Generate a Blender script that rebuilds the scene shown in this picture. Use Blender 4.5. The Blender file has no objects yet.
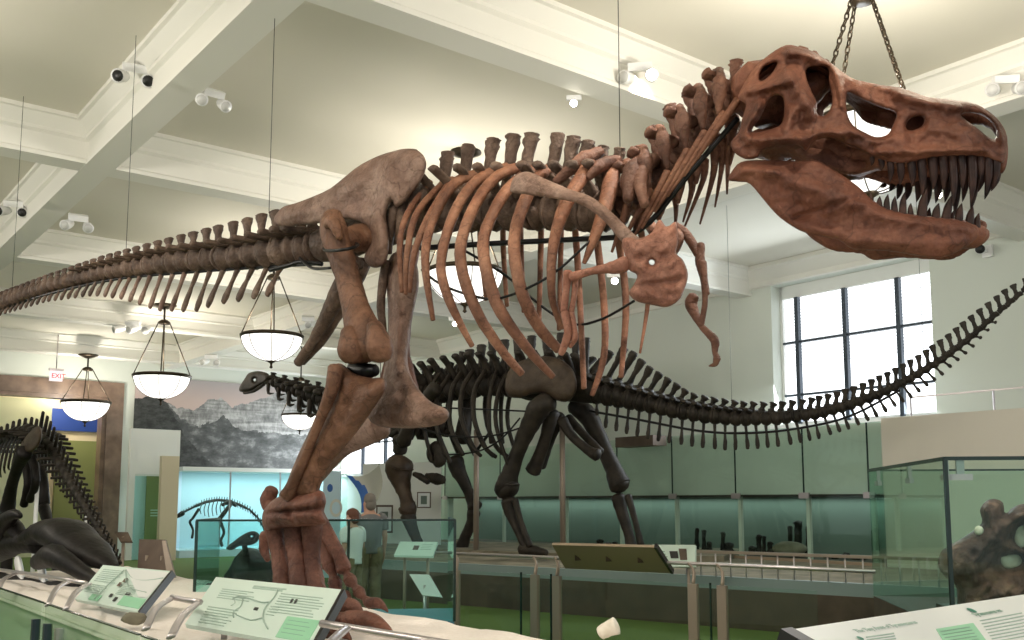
WORLD, EXPO = .6, .15
import bpy, bmesh, math, random
import numpy as np
from mathutils import Vector, noise as mnoise
random.seed(7)
SC = bpy.context.scene
COL = SC.collection
V = Vector

# ------------------------------------------------------------------ camera
F, CX, CY = 985.0, 512.0, 387.0
TH = math.atan(115.0 / 985.0)
CT, ST = math.cos(TH), math.sin(TH)
EYE = V((0.0, 0.0, 1.65))

def ray(x, y):
    """Direction of sight through a point of the 1024x640 frame, scaled so that it advances 1 m in +Y."""
    a, b = (x - CX) / F, (CY - y) / F
    fw = CT - b * ST
    return V((a / fw, 1.0, (ST + b * CT) / fw))

def at(x, y, Y): return EYE + ray(x, y) * Y
def onz(x, y, z):
    r = ray(x, y); return EYE + r * ((z - EYE.z) / r.z)

# room axes: u runs along the far wall, v runs along the window wall
BU, BV = V((.7895, .6137, 0)), V((-.6137, .7895, 0))
PHI = math.atan2(.6137, .7895)
def W(u, v, z): return BU * u + BV * v + V((0, 0, z))
def uv(p): return p.dot(BU), p.dot(BV)
def onu(x, y, u):
    r = ray(x, y); return EYE + r * (u / r.dot(BU))
def onv(x, y, v):
    r = ray(x, y); return EYE + r * (v / r.dot(BV))

class Plane:
    """A vertical plane through p0 along the heading h; w is the distance from it towards the viewer's side."""
    def __init__(s, p0, h):
        s.p0 = V(p0); s.h = V((h[0], h[1], 0)).normalized(); s.n = V((s.h.y, -s.h.x, 0))
        if s.n.y > 0: s.n = -s.n
    def __call__(s, x, y, w=0.0):
        r = ray(x, y); t = (s.p0 + s.n * w - EYE).dot(s.n) / r.dot(s.n)
        return EYE + r * t
def pxm(r, p): return r * p.y / F

cam = bpy.data.cameras.new('camera'); co = bpy.data.objects.new('camera', cam); COL.objects.link(co)
co.location = EYE; co.rotation_euler = (math.pi / 2 + TH, 0, 0)
cam.sensor_width = 36; cam.lens = 36 * F / 1024; cam.shift_y = 67 / 1024; cam.clip_end = 200
SC.camera = co

# ------------------------------------------------------------------ materials
def nodes(name):
    m = bpy.data.materials.new(name); m.use_nodes = True
    nt = m.node_tree; b = nt.nodes['Principled BSDF']
    return m, nt, b

def mat(name, c, rough=.5, metal=0, c2=None, scale=8, bump=0, bscale=30, spec=.5, detail=4, c3=None):
    m, nt, b = nodes(name)
    b.inputs['Base Color'].default_value = (*c, 1); b.inputs['Roughness'].default_value = rough
    b.inputs['Metallic'].default_value = metal; b.inputs['Specular IOR Level'].default_value = spec
    tc = nt.nodes.new('ShaderNodeTexCoord')
    if c2:
        n = nt.nodes.new('ShaderNodeTexNoise'); n.inputs['Scale'].default_value = scale; n.inputs['Detail'].default_value = detail
        r = nt.nodes.new('ShaderNodeValToRGB'); e = r.color_ramp.elements
        e[0].position = .36; e[0].color = (*c, 1); e[1].position = .66; e[1].color = (*c2, 1)
        if c3: q = e.new(.5); q.color = (*c3, 1)
        nt.links.new(tc.outputs['Object'], n.inputs['Vector']); nt.links.new(n.outputs['Fac'], r.inputs['Fac'])
        nt.links.new(r.outputs['Color'], b.inputs['Base Color'])
    if bump:
        n2 = nt.nodes.new('ShaderNodeTexNoise'); n2.inputs['Scale'].default_value = bscale; n2.inputs['Detail'].default_value = 6
        bp = nt.nodes.new('ShaderNodeBump'); bp.inputs['Strength'].default_value = bump; bp.inputs['Distance'].default_value = .02
        nt.links.new(tc.outputs['Object'], n2.inputs['Vector']); nt.links.new(n2.outputs['Fac'], bp.inputs['Height'])
        nt.links.new(bp.outputs['Normal'], b.inputs['Normal'])
    return m

def emit(name, c, s):
    m = bpy.data.materials.new(name); m.use_nodes = True; nt = m.node_tree; nt.nodes.clear()
    e = nt.nodes.new('ShaderNodeEmission'); e.inputs[0].default_value = (*c, 1); e.inputs[1].default_value = s
    o = nt.nodes.new('ShaderNodeOutputMaterial'); nt.links.new(e.outputs[0], o.inputs[0]); return m

def glass(name, tint, gloss=.12, rough=.02):
    m = bpy.data.materials.new(name); m.use_nodes = True; nt = m.node_tree; nt.nodes.clear()
    t = nt.nodes.new('ShaderNodeBsdfTransparent'); t.inputs[0].default_value = (*tint, 1)
    g = nt.nodes.new('ShaderNodeBsdfGlossy'); g.inputs['Roughness'].default_value = rough; g.inputs[0].default_value = (.85, 1, .93, 1)
    lw = nt.nodes.new('ShaderNodeLayerWeight'); pw = nt.nodes.new('ShaderNodeMath'); pw.operation = 'POWER'; pw.inputs[1].default_value = 4.5
    fr = nt.nodes.new('ShaderNodeMath'); fr.operation = 'MULTIPLY_ADD'; fr.inputs[1].default_value = .8; fr.inputs[2].default_value = .02
    nt.links.new(lw.outputs['Facing'], pw.inputs[0]); nt.links.new(pw.outputs[0], fr.inputs[0])
    mx = nt.nodes.new('ShaderNodeMixShader'); o = nt.nodes.new('ShaderNodeOutputMaterial')
    nt.links.new(fr.outputs[0], mx.inputs[0]); nt.links.new(t.outputs[0], mx.inputs[1]); nt.links.new(g.outputs[0], mx.inputs[2])
    nt.links.new(mx.outputs[0], o.inputs[0]); return m

M = {}
def bone(name, a, c, e, scale=5, bump=.5, bscale=26, rough=.55):
    """Mottled fossil bone: three tones at a middle scale, broad pale and dark patches, hairline cracks."""
    m, nt, b = nodes(name); L = nt.links.new; b.inputs['Roughness'].default_value = rough; b.inputs['Specular IOR Level'].default_value = .3
    tc = nt.nodes.new('ShaderNodeTexCoord')
    def nz(sc, det, ro=.5):
        n = nt.nodes.new('ShaderNodeTexNoise'); n.inputs['Scale'].default_value = sc; n.inputs['Detail'].default_value = det; n.inputs['Roughness'].default_value = ro; L(tc.outputs['Object'], n.inputs['Vector']); return n.outputs['Fac']
    def rp(f, stops):
        r = nt.nodes.new('ShaderNodeValToRGB'); q = r.color_ramp.elements; q[0].position, q[0].color = stops[0][0], (*stops[0][1], 1); q[1].position, q[1].color = stops[-1][0], (*stops[-1][1], 1)
        for pos, col in stops[1:-1]: w = q.new(pos); w.color = (*col, 1)
        L(f, r.inputs['Fac']); return r.outputs['Color']
    def mul(x, y):
        n = nt.nodes.new('ShaderNodeMix'); n.data_type = 'RGBA'; n.blend_type = 'MULTIPLY'; n.inputs[0].default_value = 1; L(x, n.inputs[6]); L(y, n.inputs[7]); return n.outputs[2]
    base = rp(nz(scale, 5, .6), [(.34, a), (.5, c), (.67, e)])
    broad = rp(nz(1.7, 3), [(.3, (.62, .58, .56)), (.5, (1, 1, 1)), (.7, (1.25, 1.2, 1.15))])
    fine = rp(nz(scale * 7, 4, .7), [(.3, (.72, .7, .68)), (.5, (1, 1, 1)), (.75, (1.12, 1.1, 1.08))])
    vo = nt.nodes.new('ShaderNodeTexVoronoi'); vo.feature = 'DISTANCE_TO_EDGE'; vo.inputs['Scale'].default_value = scale * .8
    dv = nt.nodes.new('ShaderNodeMix'); dv.data_type = 'VECTOR'; dv.inputs[0].default_value = .16; nn = nt.nodes.new('ShaderNodeTexNoise'); nn.inputs['Scale'].default_value = scale * 1.4; nn.inputs['Detail'].default_value = 4
    L(tc.outputs['Object'], nn.inputs['Vector']); L(tc.outputs['Object'], dv.inputs[4]); L(nn.outputs['Color'], dv.inputs[5]); L(dv.outputs[1], vo.inputs['Vector'])
    crack = rp(vo.outputs['Distance'], [(0, (.55, .5, .48)), (.012, (.9, .9, .9)), (.03, (1, 1, 1))])
    L(mul(mul(mul(base, broad), fine), crack), b.inputs['Base Color'])
    h = nt.nodes.new('ShaderNodeMath'); h.operation = 'ADD'; L(nz(bscale, 6, .6), h.inputs[0]); L(nz(scale * 1.6, 3), h.inputs[1])
    bp = nt.nodes.new('ShaderNodeBump'); bp.inputs['Strength'].default_value = bump; bp.inputs['Distance'].default_value = .04
    L(h.outputs[0], bp.inputs['Height']); L(bp.outputs['Normal'], b.inputs['Normal']); return m
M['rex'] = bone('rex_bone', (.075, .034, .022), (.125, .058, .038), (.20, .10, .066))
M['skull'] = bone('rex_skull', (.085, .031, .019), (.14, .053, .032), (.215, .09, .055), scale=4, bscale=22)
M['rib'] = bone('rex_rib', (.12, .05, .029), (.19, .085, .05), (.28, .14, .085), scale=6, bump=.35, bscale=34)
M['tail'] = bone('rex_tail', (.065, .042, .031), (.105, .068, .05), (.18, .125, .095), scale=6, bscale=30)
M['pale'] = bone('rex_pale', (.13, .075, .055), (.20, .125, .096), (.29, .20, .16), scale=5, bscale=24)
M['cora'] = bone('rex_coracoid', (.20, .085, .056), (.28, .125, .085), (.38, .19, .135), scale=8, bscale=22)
M['leg'] = bone('rex_leg', (.085, .04, .023), (.13, .063, .037), (.205, .105, .064), scale=4, bump=.4, bscale=22)
M['meta'] = bone('rex_metatarsal', (.085, .034, .023), (.135, .056, .038), (.205, .095, .066), scale=5, bscale=24)
M['tooth'] = mat('tooth_enamel', (.016, .008, .007), .42, c2=(.05, .024, .018), scale=14, spec=.2)
M['steel'] = mat('black_steel', (.012, .012, .013), .4, .6)
M['apato'] = mat('dark_bone', (.014, .011, .008), .55, c2=(.038, .029, .021), scale=5, bump=.4, bscale=22, spec=.3)
M['apato_il'] = mat('dark_bone_pelvis', (.038, .024, .015), .5, spec=.3, c2=(.075, .05, .032), scale=4, bump=.4, bscale=22)
M['hadro'] = mat('black_bone', (.012, .009, .007), .55, spec=.3, c2=(.04, .031, .022), scale=6, bump=.4, bscale=24)
M['darkf'] = mat('dark_fossil', (.006, .005, .0045), .5, spec=.25, c2=(.018, .014, .012), scale=3, bump=.35, bscale=14)
M['fossil'] = bone('brown_fossil', (.06, .028, .025), (.105, .052, .045), (.24, .13, .10), scale=5, bump=.8, bscale=12)
M['plaster'] = mat('plaster', (.72, .66, .55), .8, c2=(.8, .75, .66), scale=20, bump=.4)
M['sand'] = mat('sand', (.85, .77, .70), .9, c2=(.9, .83, .77), scale=30, bump=.5, bscale=60)
M['ceil'] = mat('ceiling_paint', (.70, .67, .575), .85, c2=(.72, .69, .60), scale=.6)
M['beam'] = mat('beam_paint', (.80, .785, .72), .7)
M['wall'] = mat('wall_paint', (.68, .72, .65), .85)
M['wallw'] = mat('white_paint', (.82, .83, .80), .7)
M['marble'] = mat('brown_marble', (.13, .085, .058), .35, c2=(.23, .155, .11), scale=3, detail=8)
M['cream'] = mat('cream_panel', (.72, .62, .45), .7)
M['green'] = mat('olive_panel', (.24, .27, .1), .7)
M['pgreen'] = mat('pale_green_panel', (.6, .62, .42), .7)
M['blue'] = mat('blue_banner', (.012, .05, .28), .5)
M['carpet'] = mat('green_carpet', (.075, .125, .022), .95, c2=(.12, .19, .04), scale=60, bump=.5, bscale=200)
M['carpet2'] = mat('grey_carpet', (.09, .1, .08), .95, c2=(.13, .14, .11), scale=60)
M['edge'] = mat('platform_face', (.05, .036, .022), .6, c2=(.075, .055, .035), scale=5)
M['deck'] = mat('deck_sand', (.16, .145, .10), .9, c2=(.28, .25, .18), scale=3, bump=.6, bscale=12)
M['strip'] = mat('platform_strip', (.20, .26, .255), .4)
M['bronze'] = mat('dark_bronze', (.045, .032, .018), .4, .7)
M['white'] = mat('white_enamel', (.85, .85, .84), .4)
M['black'] = mat('black_plastic', (.01, .01, .01), .4)
M['frame'] = mat('window_metal', (.05, .065, .085), .4, .4)
M['tan'] = mat('tan_metal', (.30, .24, .19), .45, .35)
M['silver'] = mat('brushed_metal', (.55, .5, .5), .32, .8)
M['wood'] = mat('brown_wood', (.085, .055, .038), .6, c2=(.12, .08, .055), scale=4)
M['beige'] = mat('beige_partition', (.84, .78, .68), .8)
M['panelg'] = mat('panel_pale_green', (.64, .77, .69), .35)
M['panelw'] = mat('panel_white', (.78, .80, .78), .3)
M['pgr'] = mat('panel_print_green', (.30, .62, .40), .4)
M['ink'] = mat('panel_ink', (.2, .34, .26), .5)
M['inkl'] = mat('panel_ink_light', (.40, .52, .45), .5)
M['tanback'] = mat('panel_back', (.33, .25, .17), .55)
M['casein'] = mat('case_interior', (.15, .20, .17), .8)
M['fascia'] = mat('case_fascia', (.66, .68, .61), .6)
M['caseblue'] = mat('blue_case_back', (.58, .76, .84), .8)
M['glass'] = glass('green_glass', (.84, .935, .89))
M['glassc'] = glass('clear_glass', (.90, .97, .94))
M['glassb'] = glass('teal_glass', (.76, .92, .90))
M['glasse'] = mat('glass_edge', (.012, .03, .025), .2)
M['bowl'] = emit('lamp_glass', (1, .97, .9), 1.7)
M['spotlens'] = emit('spot_lens', (1, .93, .78), 40)
M['exit'] = emit('exit_face', (1, .86, .84), 1.1)
M['red'] = emit('exit_red', (.85, .02, .03), 1.0)
M['blind'] = emit('daylit_blind', (.93, .97, 1), 2.6)
M['slat'] = emit('blind_slat', (.82, .87, .9), 1.35)
M['lensoff'] = mat('pale_lens', (.6, .6, .58), .25)
M['day'] = emit('daylight_pane', (.95, .98, 1), 3.2)
M['cable'] = mat('steel_cable', (.06, .06, .055), .4, .5)
M['skin'] = mat('skin', (.48, .27, .19), .6)
M['shirtw'] = mat('white_cotton', (.72, .72, .70), .9)
M['shirtg'] = mat('grey_cotton', (.15, .15, .15), .9)
M['trous'] = mat('olive_trousers', (.14, .11, .06), .9, c2=(.22, .18, .10), scale=12)
M['hairg'] = mat('grey_hair', (.16, .14, .12), .8)
M['hairr'] = mat('auburn_hair', (.11, .04, .02), .7)
M['shoe'] = mat('dark_shoe', (.03, .028, .025), .6)
M['flagbl'] = mat('banner_blue', (.03, .12, .4), .6)

def mural_mat():
    """Black-and-white badlands landscape printed on the wall: pinkish sky, banded buttes, dark scrub."""
    m, nt, b = nodes('mural_print'); b.inputs['Roughness'].default_value = .7
    tc = nt.nodes.new('ShaderNodeTexCoord'); sp = nt.nodes.new('ShaderNodeSeparateXYZ')
    L = nt.links.new; L(tc.outputs['UV'], sp.inputs[0])
    def math_(op, a, c):
        n = nt.nodes.new('ShaderNodeMath'); n.operation = op
        for i, q in enumerate((a, c)):
            if isinstance(q, (int, float)): n.inputs[i].default_value = q
            elif q is not None: L(q, n.inputs[i])
        return n.outputs[0]
    def noise_(scale, det, vec=None, rough=.5, sx=1, sy=1):
        mp = nt.nodes.new('ShaderNodeMapping'); mp.inputs['Scale'].default_value = (sx, sy, 1); L(tc.outputs['UV'], mp.inputs[0])
        n = nt.nodes.new('ShaderNodeTexNoise'); n.inputs['Scale'].default_value = scale; n.inputs['Detail'].default_value = det
        n.inputs['Roughness'].default_value = rough; L(mp.outputs[0], n.inputs['Vector']); return n.outputs['Fac']
    def ramp(v, stops):
        r = nt.nodes.new('ShaderNodeValToRGB'); e = r.color_ramp.elements
        e[0].position, e[0].color = stops[0][0], (*stops[0][1], 1); e[1].position, e[1].color = stops[-1][0], (*stops[-1][1], 1)
        for p, c in stops[1:-1]: q = e.new(p); q.color = (*c, 1)
        L(v, r.inputs['Fac']); return r.outputs['Color']
    def mix(f, a, c):
        n = nt.nodes.new('ShaderNodeMix'); n.data_type = 'RGBA'; L(f, n.inputs[0]); L(a, n.inputs[6]); L(c, n.inputs[7]); return n.outputs[2]
    v = sp.outputs[1]
    sky = ramp(v, [(.5, (.56, .43, .38)), (.75, (.52, .40, .36)), (1, (.40, .36, .36))])
    U = sp.outputs[0]
    g = lambda q: (q, q, q)
    rid = ramp(U, [(0, g(.76)), (.1, g(.80)), (.2, g(.68)), (.29, g(.66)), (.36, g(.78)), (.42, g(.83)), (.48, g(.72)), (.56, g(.76)), (.64, g(.86)), (.74, g(.93)), (1, g(.88))])
    ridge = math_('ADD', rid, math_('MULTIPLY', math_('SUBTRACT', noise_(1, 7, sx=16, sy=.2, rough=.6), .5), .16))
    ismtn = math_('LESS_THAN', v, ridge)
    band = noise_(1, 6, sx=5, sy=24, rough=.6); vert = noise_(1, 6, sx=46, sy=9, rough=.7)
    mt = ramp(math_('ADD', math_('MULTIPLY', band, .5), math_('MULTIPLY', vert, .5)), [(.36, (.10, .10, .098)), (.48, (.24, .236, .228)), (.60, (.46, .45, .435))])
    dk = ramp(noise_(1, 9, sx=12, sy=8, rough=.7), [(.36, (.035, .037, .035)), (.52, (.085, .088, .085)), (.68, (.26, .26, .255))])
    lw_ = ramp(U, [(0, g(.92)), (.14, g(.80)), (.22, g(.56)), (.34, g(.48)), (.44, g(.62)), (.5, g(.46)), (.8, g(.44)), (1, g(.46))])
    low = math_('LESS_THAN', v, math_('ADD', lw_, math_('MULTIPLY', math_('SUBTRACT', noise_(1, 7, sx=14, sy=5, rough=.65), .5), .22)))
    drk = math_('LESS_THAN', v, math_('ADD', ramp(U, [(0, g(.9)), (.15, g(.75)), (.24, g(.4)), (.4, g(0)), (1, g(0))]), math_('MULTIPLY', math_('SUBTRACT', noise_(1, 6, sx=9, sy=9), .5), .2)))
    dk2 = ramp(noise_(1, 8, sx=22, sy=16, rough=.7), [(.4, (.018, .02, .018)), (.7, (.085, .088, .084))])
    c = mix(low, mt, dk); c = mix(drk, c, dk2); c = mix(ismtn, sky, c)
    L(c, b.inputs['Base Color']); return m
M['mural'] = mural_mat()

# ------------------------------------------------------------------ mesh builder
def cr(pts, k):
    """Catmull-Rom resampling of tuples, k steps per span."""
    P = [np.array(p, float) for p in pts]
    if len(P) < 3: return [P[0] + (P[-1] - P[0]) * i / (2 * k) for i in range(2 * k + 1)]
    out = []
    for i in range(len(P) - 1):
        a, b, c, d = P[max(i - 1, 0)], P[i], P[i + 1], P[min(i + 2, len(P) - 1)]
        for j in range(k):
            t = j / k
            out.append(.5 * ((2 * b) + (c - a) * t + (2 * a - 5 * b + 4 * c - d) * t * t + (3 * b - a - 3 * c + d) * t ** 3))
    out.append(P[-1]); return out

class MB:
    def __init__(s): s.v, s.f, s.mi, s.uvs = [], [], [], None
    def add(s, vs, fs, m=0):
        o = len(s.v); s.v += [tuple(q) for q in vs]; s.f += [tuple(i + o for i in f) for f in fs]; s.mi += [m] * len(fs)
    def hexa(s, c8, m=0):
        s.add(c8, [(0, 3, 2, 1), (4, 5, 6, 7), (0, 1, 5, 4), (1, 2, 6, 5), (2, 3, 7, 6), (3, 0, 4, 7)], m)
    def rbox(s, u0, u1, v0, v1, z0, z1, m=0):
        s.hexa([W(u0, v0, z0), W(u1, v0, z0), W(u1, v1, z0), W(u0, v1, z0), W(u0, v0, z1), W(u1, v0, z1), W(u1, v1, z1), W(u0, v1, z1)], m)
    def obox(s, c, a, b, n, m=0):
        """Box centred at c with half-extent vectors a, b, n."""
        s.hexa([c - a - b - n, c + a - b - n, c + a + b - n, c - a + b - n, c - a - b + n, c + a - b + n, c + a + b + n, c - a + b + n], m)
    def beam(s, p, q, w, h, m=0, up=V((0, 0, 1))):
        d = (q - p); t = d.normalized(); x = t.cross(up)
        x = x.normalized() if x.length > 1e-4 else V((1, 0, 0)); y = x.cross(t)
        s.obox((p + q) / 2, d / 2, x * w / 2, y * h / 2, m)
    def slab(s, quad, n, m=0):
        """A quad (4 points) thickened by the vector n."""
        q = [V(p) for p in quad]; s.hexa(q + [p + n for p in q], m)
    def loft(s, pts, rad, n=10, k=4, ref=None, cap=(.5, .5), rough=0, m=0, smooth=True):
        """A rounded limb along pts; rad entries are r or (r along ref, r across)."""
        rr = [(r, r) if not isinstance(r, (tuple, list)) else tuple(r) for r in rad]
        rows = [tuple(p) + r for p, r in zip(pts, rr)]
        rows = cr(rows, k) if smooth else [np.array(q, float) for q in rows]
        C = [V(q[:3]) for q in rows]; R = [(max(q[3], 1e-4), max(q[4], 1e-4)) for q in rows]
        T = [(C[min(i + 1, len(C) - 1)] - C[max(i - 1, 0)]).normalized() for i in range(len(C))]
        ref = V(ref) if ref is not None else None
        if ref is None or abs(T[0].dot(ref.normalized())) > .97:
            r0 = V((0, 0, 1)) if abs(T[0].z) < .8 else V((1, 0, 0))
        else: r0 = ref
        base = len(s.v); rings = []
        if cap[0]:
            for q, sc in ((cap[0] * .9, .35), (cap[0] * .55, .78)): rings.append((C[0] - T[0] * q * max(R[0]), R[0][0] * sc, R[0][1] * sc, T[0]))
        for c, r, t in zip(C, R, T): rings.append((c, r[0], r[1], t))
        if cap[1]:
            for q, sc in ((cap[1] * .55, .78), (cap[1] * .9, .35)): rings.append((C[-1] + T[-1] * q * max(R[-1]), R[-1][0] * sc, R[-1][1] * sc, T[-1]))
        a = r0
        for c, ra, rb, t in rings:
            src = ref if ref is not None and abs(t.dot(ref.normalized())) < .97 else a
            a = src - t * src.dot(t); a = a.normalized() if a.length > 1e-6 else V((0, 0, 1)); b = t.cross(a)
            for i in range(n):
                g = 2 * math.pi * i / n; d = a * (ra * math.cos(g)) + b * (rb * math.sin(g)); p = c + d
                if rough: p += d * (rough * mnoise.noise(p * (1.2 / max(ra, rb, .02))))
                s.v.append(tuple(p))
        N = len(rings)
        for i in range(N - 1):
            for j in range(n):
                s.f.append((base + i * n + j, base + i * n + (j + 1) % n, base + (i + 1) * n + (j + 1) % n, base + (i + 1) * n + j)); s.mi.append(m)
        s.f.append(tuple(base + j for j in reversed(range(n)))); s.mi.append(m)
        s.f.append(tuple(base + (N - 1) * n + j for j in range(n))); s.mi.append(m)
    def tube(s, pts, r, n=6, k=4, m=0, smooth=True): s.loft(pts, [r] * len(pts), n, k, cap=(0, 0), m=m, smooth=smooth)
    def blob(s, c, r, n=10, rough=.0, m=0, axes=None):
        """Rounded lump with radii r (three) along axes."""
        ax = axes or (V((1, 0, 0)), V((0, 1, 0)), V((0, 0, 1))); vs, fs = [], []
        K = max(5, n // 2 + 1)
        for i in range(K + 1):
            th = math.pi * i / K
            for j in range(n):
                ph = 2 * math.pi * j / n
                d = ax[0] * (r[0] * math.sin(th) * math.cos(ph)) + ax[1] * (r[1] * math.sin(th) * math.sin(ph)) + ax[2] * (r[2] * math.cos(th))
                p = c + d
                if rough: p += d * rough * mnoise.noise(p * (1.3 / max(r)))
                vs.append(p)
        for i in range(K):
            for j in range(n): fs.append((i * n + j, i * n + (j + 1) % n, (i + 1) * n + (j + 1) % n, (i + 1) * n + j)[::-1])
        s.add(vs, fs, m)
    def lathe(s, c, prof, n=20, m=0, close=False):
        """Revolve (radius, z) pairs about the vertical through c."""
        vs = [V((c.x + r * math.cos(2 * math.pi * j / n), c.y + r * math.sin(2 * math.pi * j / n), c.z + z)) for r, z in prof for j in range(n)]
        K = len(prof); fs = [(i * n + j, i * n + (j + 1) % n, ((i + 1) % K) * n + (j + 1) % n, ((i + 1) % K) * n + j) for i in range(K if close else K - 1) for j in range(n)]
        s.add(vs, fs, m)
    def build(s, name, mats, parent=None, smooth=True, loc=None):
        me = bpy.data.meshes.new(name)
        o = bpy.data.objects.new(name, me)
        root = parent
        while root is not None and root.parent is not None: root = root.parent
        base = root.location if root is not None else (V(loc) if loc is not None else (V(s.v[0]) if False else V((0, 0, 0))))
        if root is None and loc is None and s.v:
            A = np.array(s.v); base = V(((A[:, 0].min() + A[:, 0].max()) / 2, (A[:, 1].min() + A[:, 1].max()) / 2, A[:, 2].min()))
        me.from_pydata([tuple(V(p) - base) for p in s.v], [], s.f); me.update()
        for mm in (mats if isinstance(mats, (list, tuple)) else [mats]): me.materials.append(mm)
        me.polygons.foreach_set('material_index', s.mi)
        me.polygons.foreach_set('use_smooth', [bool(smooth)] * len(me.polygons))
        if s.uvs:
            ul = me.uv_layers.new(name='UVMap')
            for lp in me.loops: ul.data[lp.index].uv = s.uvs[lp.vertex_index]
        bm = bmesh.new(); bm.from_mesh(me); bmesh.ops.recalc_face_normals(bm, faces=bm.faces); bm.to_mesh(me); bm.free()
        COL.objects.link(o)
        if parent is not None: o.parent = parent
        else: o.location = base
        return o

def tag(o, label=None, cat=None, group=None, kind=None):
    for k, q in (('label', label), ('category', cat), ('group', group), ('kind', kind)):
        if q: o[k] = q
    return o
def thing(name, label, cat, loc, group=None):
    o = bpy.data.objects.new(name, None); COL.objects.link(o); o.location = V(loc); o.empty_display_size = .1
    return tag(o, label, cat, group)
def struct(mb, name, mats, smooth=False): return tag(mb.build(name, mats, smooth=smooth), kind='structure')

# ------------------------------------------------------------------ flat bones from outlines
def closed(pts, k=4, sharp=False):
    if sharp: return [np.array(p, float) for p in pts]
    P = [pts[-1]] + list(pts) + [pts[0], pts[1]]
    q = cr(P, k); return q[k:-k - 1]
def plate(mb, outline, holes, cell, mapf, T, R, bumps=(), m=0, k=4, dome=None, hr=None, rough=0):
    """A pillow-edged bone sheet: outline and holes in frame pixels, mapf(x, y, offset) puts it in space; T thickness/2 (m), R edge rounding (px)."""
    loops = [np.array(closed(outline, k))] + [np.array(closed(h, k)) for h in holes]
    lo, hi = loops[0].min(0) - cell * 2, loops[0].max(0) + cell * 2
    xs, ys = np.arange(lo[0], hi[0], cell), np.arange(lo[1], hi[1], cell)
    GX, GY = np.meshgrid(xs, ys); P = np.stack([GX.ravel(), GY.ravel()], 1)
    inside = np.zeros(len(P), int); D = np.full(len(P), 1e9); NB = P.copy()
    for lp in loops:
        a, b = lp, np.roll(lp, -1, 0); cnt = np.zeros(len(P), int)
        for i in range(len(a)):
            (x1, y1), (x2, y2) = a[i], b[i]
            cond = (y1 > P[:, 1]) != (y2 > P[:, 1])
            if y2 != y1: cnt += cond & (P[:, 0] < (x2 - x1) * (P[:, 1] - y1) / (y2 - y1) + x1)
            e = b[i] - a[i]; L2 = max((e ** 2).sum(), 1e-9); t = np.clip(((P - a[i]) @ e) / L2, 0, 1); q = a[i] + t[:, None] * e
            d = np.sqrt(((P - q) ** 2).sum(1)); mk = d < D; D[mk] = d[mk]; NB[mk] = q[mk]
        inside += cnt % 2
    ins = inside == 1
    ny, nx = GX.shape
    I = ins.reshape(ny, nx); near = np.zeros_like(I)
    for dy in (-1, 0, 1):
        for dx in (-1, 0, 1): near |= np.roll(np.roll(I, dy, 0), dx, 1)
    DD = D.reshape(ny, nx); Q = P.reshape(ny, nx, 2).copy(); N2 = NB.reshape(ny, nx, 2)
    snap = (near & ~I) | (I & (DD < .3 * cell)); Q[snap] = N2[snap]; H = np.where(snap, 0, np.minimum(DD / R, 1)); core = I & ~snap
    ok = near
    idf, idb = {}, {}; vs, fs = [], []
    def vert(j, i, side):
        z = snap[j, i]; key = (j, i); dct = idf if (side > 0 or z) else idb
        if key in dct: return dct[key]
        x, y = Q[j, i]; h = T * math.sqrt(max(0, 1 - (1 - H[j, i]) ** 2)) * (0 if z else side)
        if side > 0 and not z:
            for (x0, y0, x1, y1, rr, hh) in bumps:
                e0, e1 = x1 - x0, y1 - y0; t = min(1, max(0, ((x - x0) * e0 + (y - y0) * e1) / max(e0 * e0 + e1 * e1, 1e-6)))
                d2 = ((x - x0 - t * e0) ** 2 + (y - y0 - t * e1) ** 2) / (rr * rr); h += hh * math.exp(-d2) * H[j, i]
            if rough: h += rough * mnoise.noise(V((x * .13, y * .13, 3.1))) * H[j, i]
        if dome: h += dome(x, y)
        dct[key] = len(vs); vs.append(mapf(x, y, h)); return dct[key]
    for j in range(ny - 1):
        for i in range(nx - 1):
            c = [(j, i), (j, i + 1), (j + 1, i + 1), (j + 1, i)]
            if all(ok[q] for q in c) and any(core[q] for q in c):
                fs.append(tuple(vert(*q, 1) for q in c)[::-1]); fs.append(tuple(vert(*q, -1) for q in c))
    mb.add(vs, fs, m)
# ================================================================== the room
ZC, ZS = 6.4, 5.85           # coffer ceiling, beam soffit
UW, VW = 16.1, 31.2          # window wall, far wall
b = MB(); b.rbox(-16, UW + .4, -4, VW + 3, -.2, 0); struct(b, 'floor', M['carpet'])
b = MB(); b.rbox(-16, UW + .4, -4, VW + .4, ZC, ZC + .2); struct(b, 'ceiling', M['ceil'])

PROF = [(.175, ZS), (.175, ZS + .05), (.155, ZS + .07), (.155, ZC - .26), (.2, ZC - .23), (.2, ZC - .19), (.3, ZC - .06), (.34, ZC - .05), (.34, ZC)]
def beam_bar(name, along, c, t0, t1):
    mb = MB(); e = .004 if along == 'u' else 0; pr = [(-x, z + e * (z < ZS + .1)) for x, z in reversed(PROF)] + [(x, z + e * (z < ZS + .1)) for x, z in PROF]
    n = len(pr); vs = []
    for t in (t0, t1):
        for x, z in pr: vs.append(W(c + x, t, z) if along == 'v' else W(t, c + x, z))
    fs = [(i, (i + 1) % n, n + (i + 1) % n, n + i) for i in range(n)] + [tuple(range(n)), tuple(range(n, 2 * n))]
    mb.add(vs, fs); return struct(mb, name, M['beam'])
k = 1
for u in (-4.2, 3.28, 10.42): beam_bar(f'ceiling_beam_{k}', 'v', u, -4, VW); k += 1
for v in (1.4, 7.12, 12.85, 18.58, 24.3, 29.9): beam_bar(f'ceiling_beam_{k}', 'u', v, -16, UW); k += 1
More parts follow.
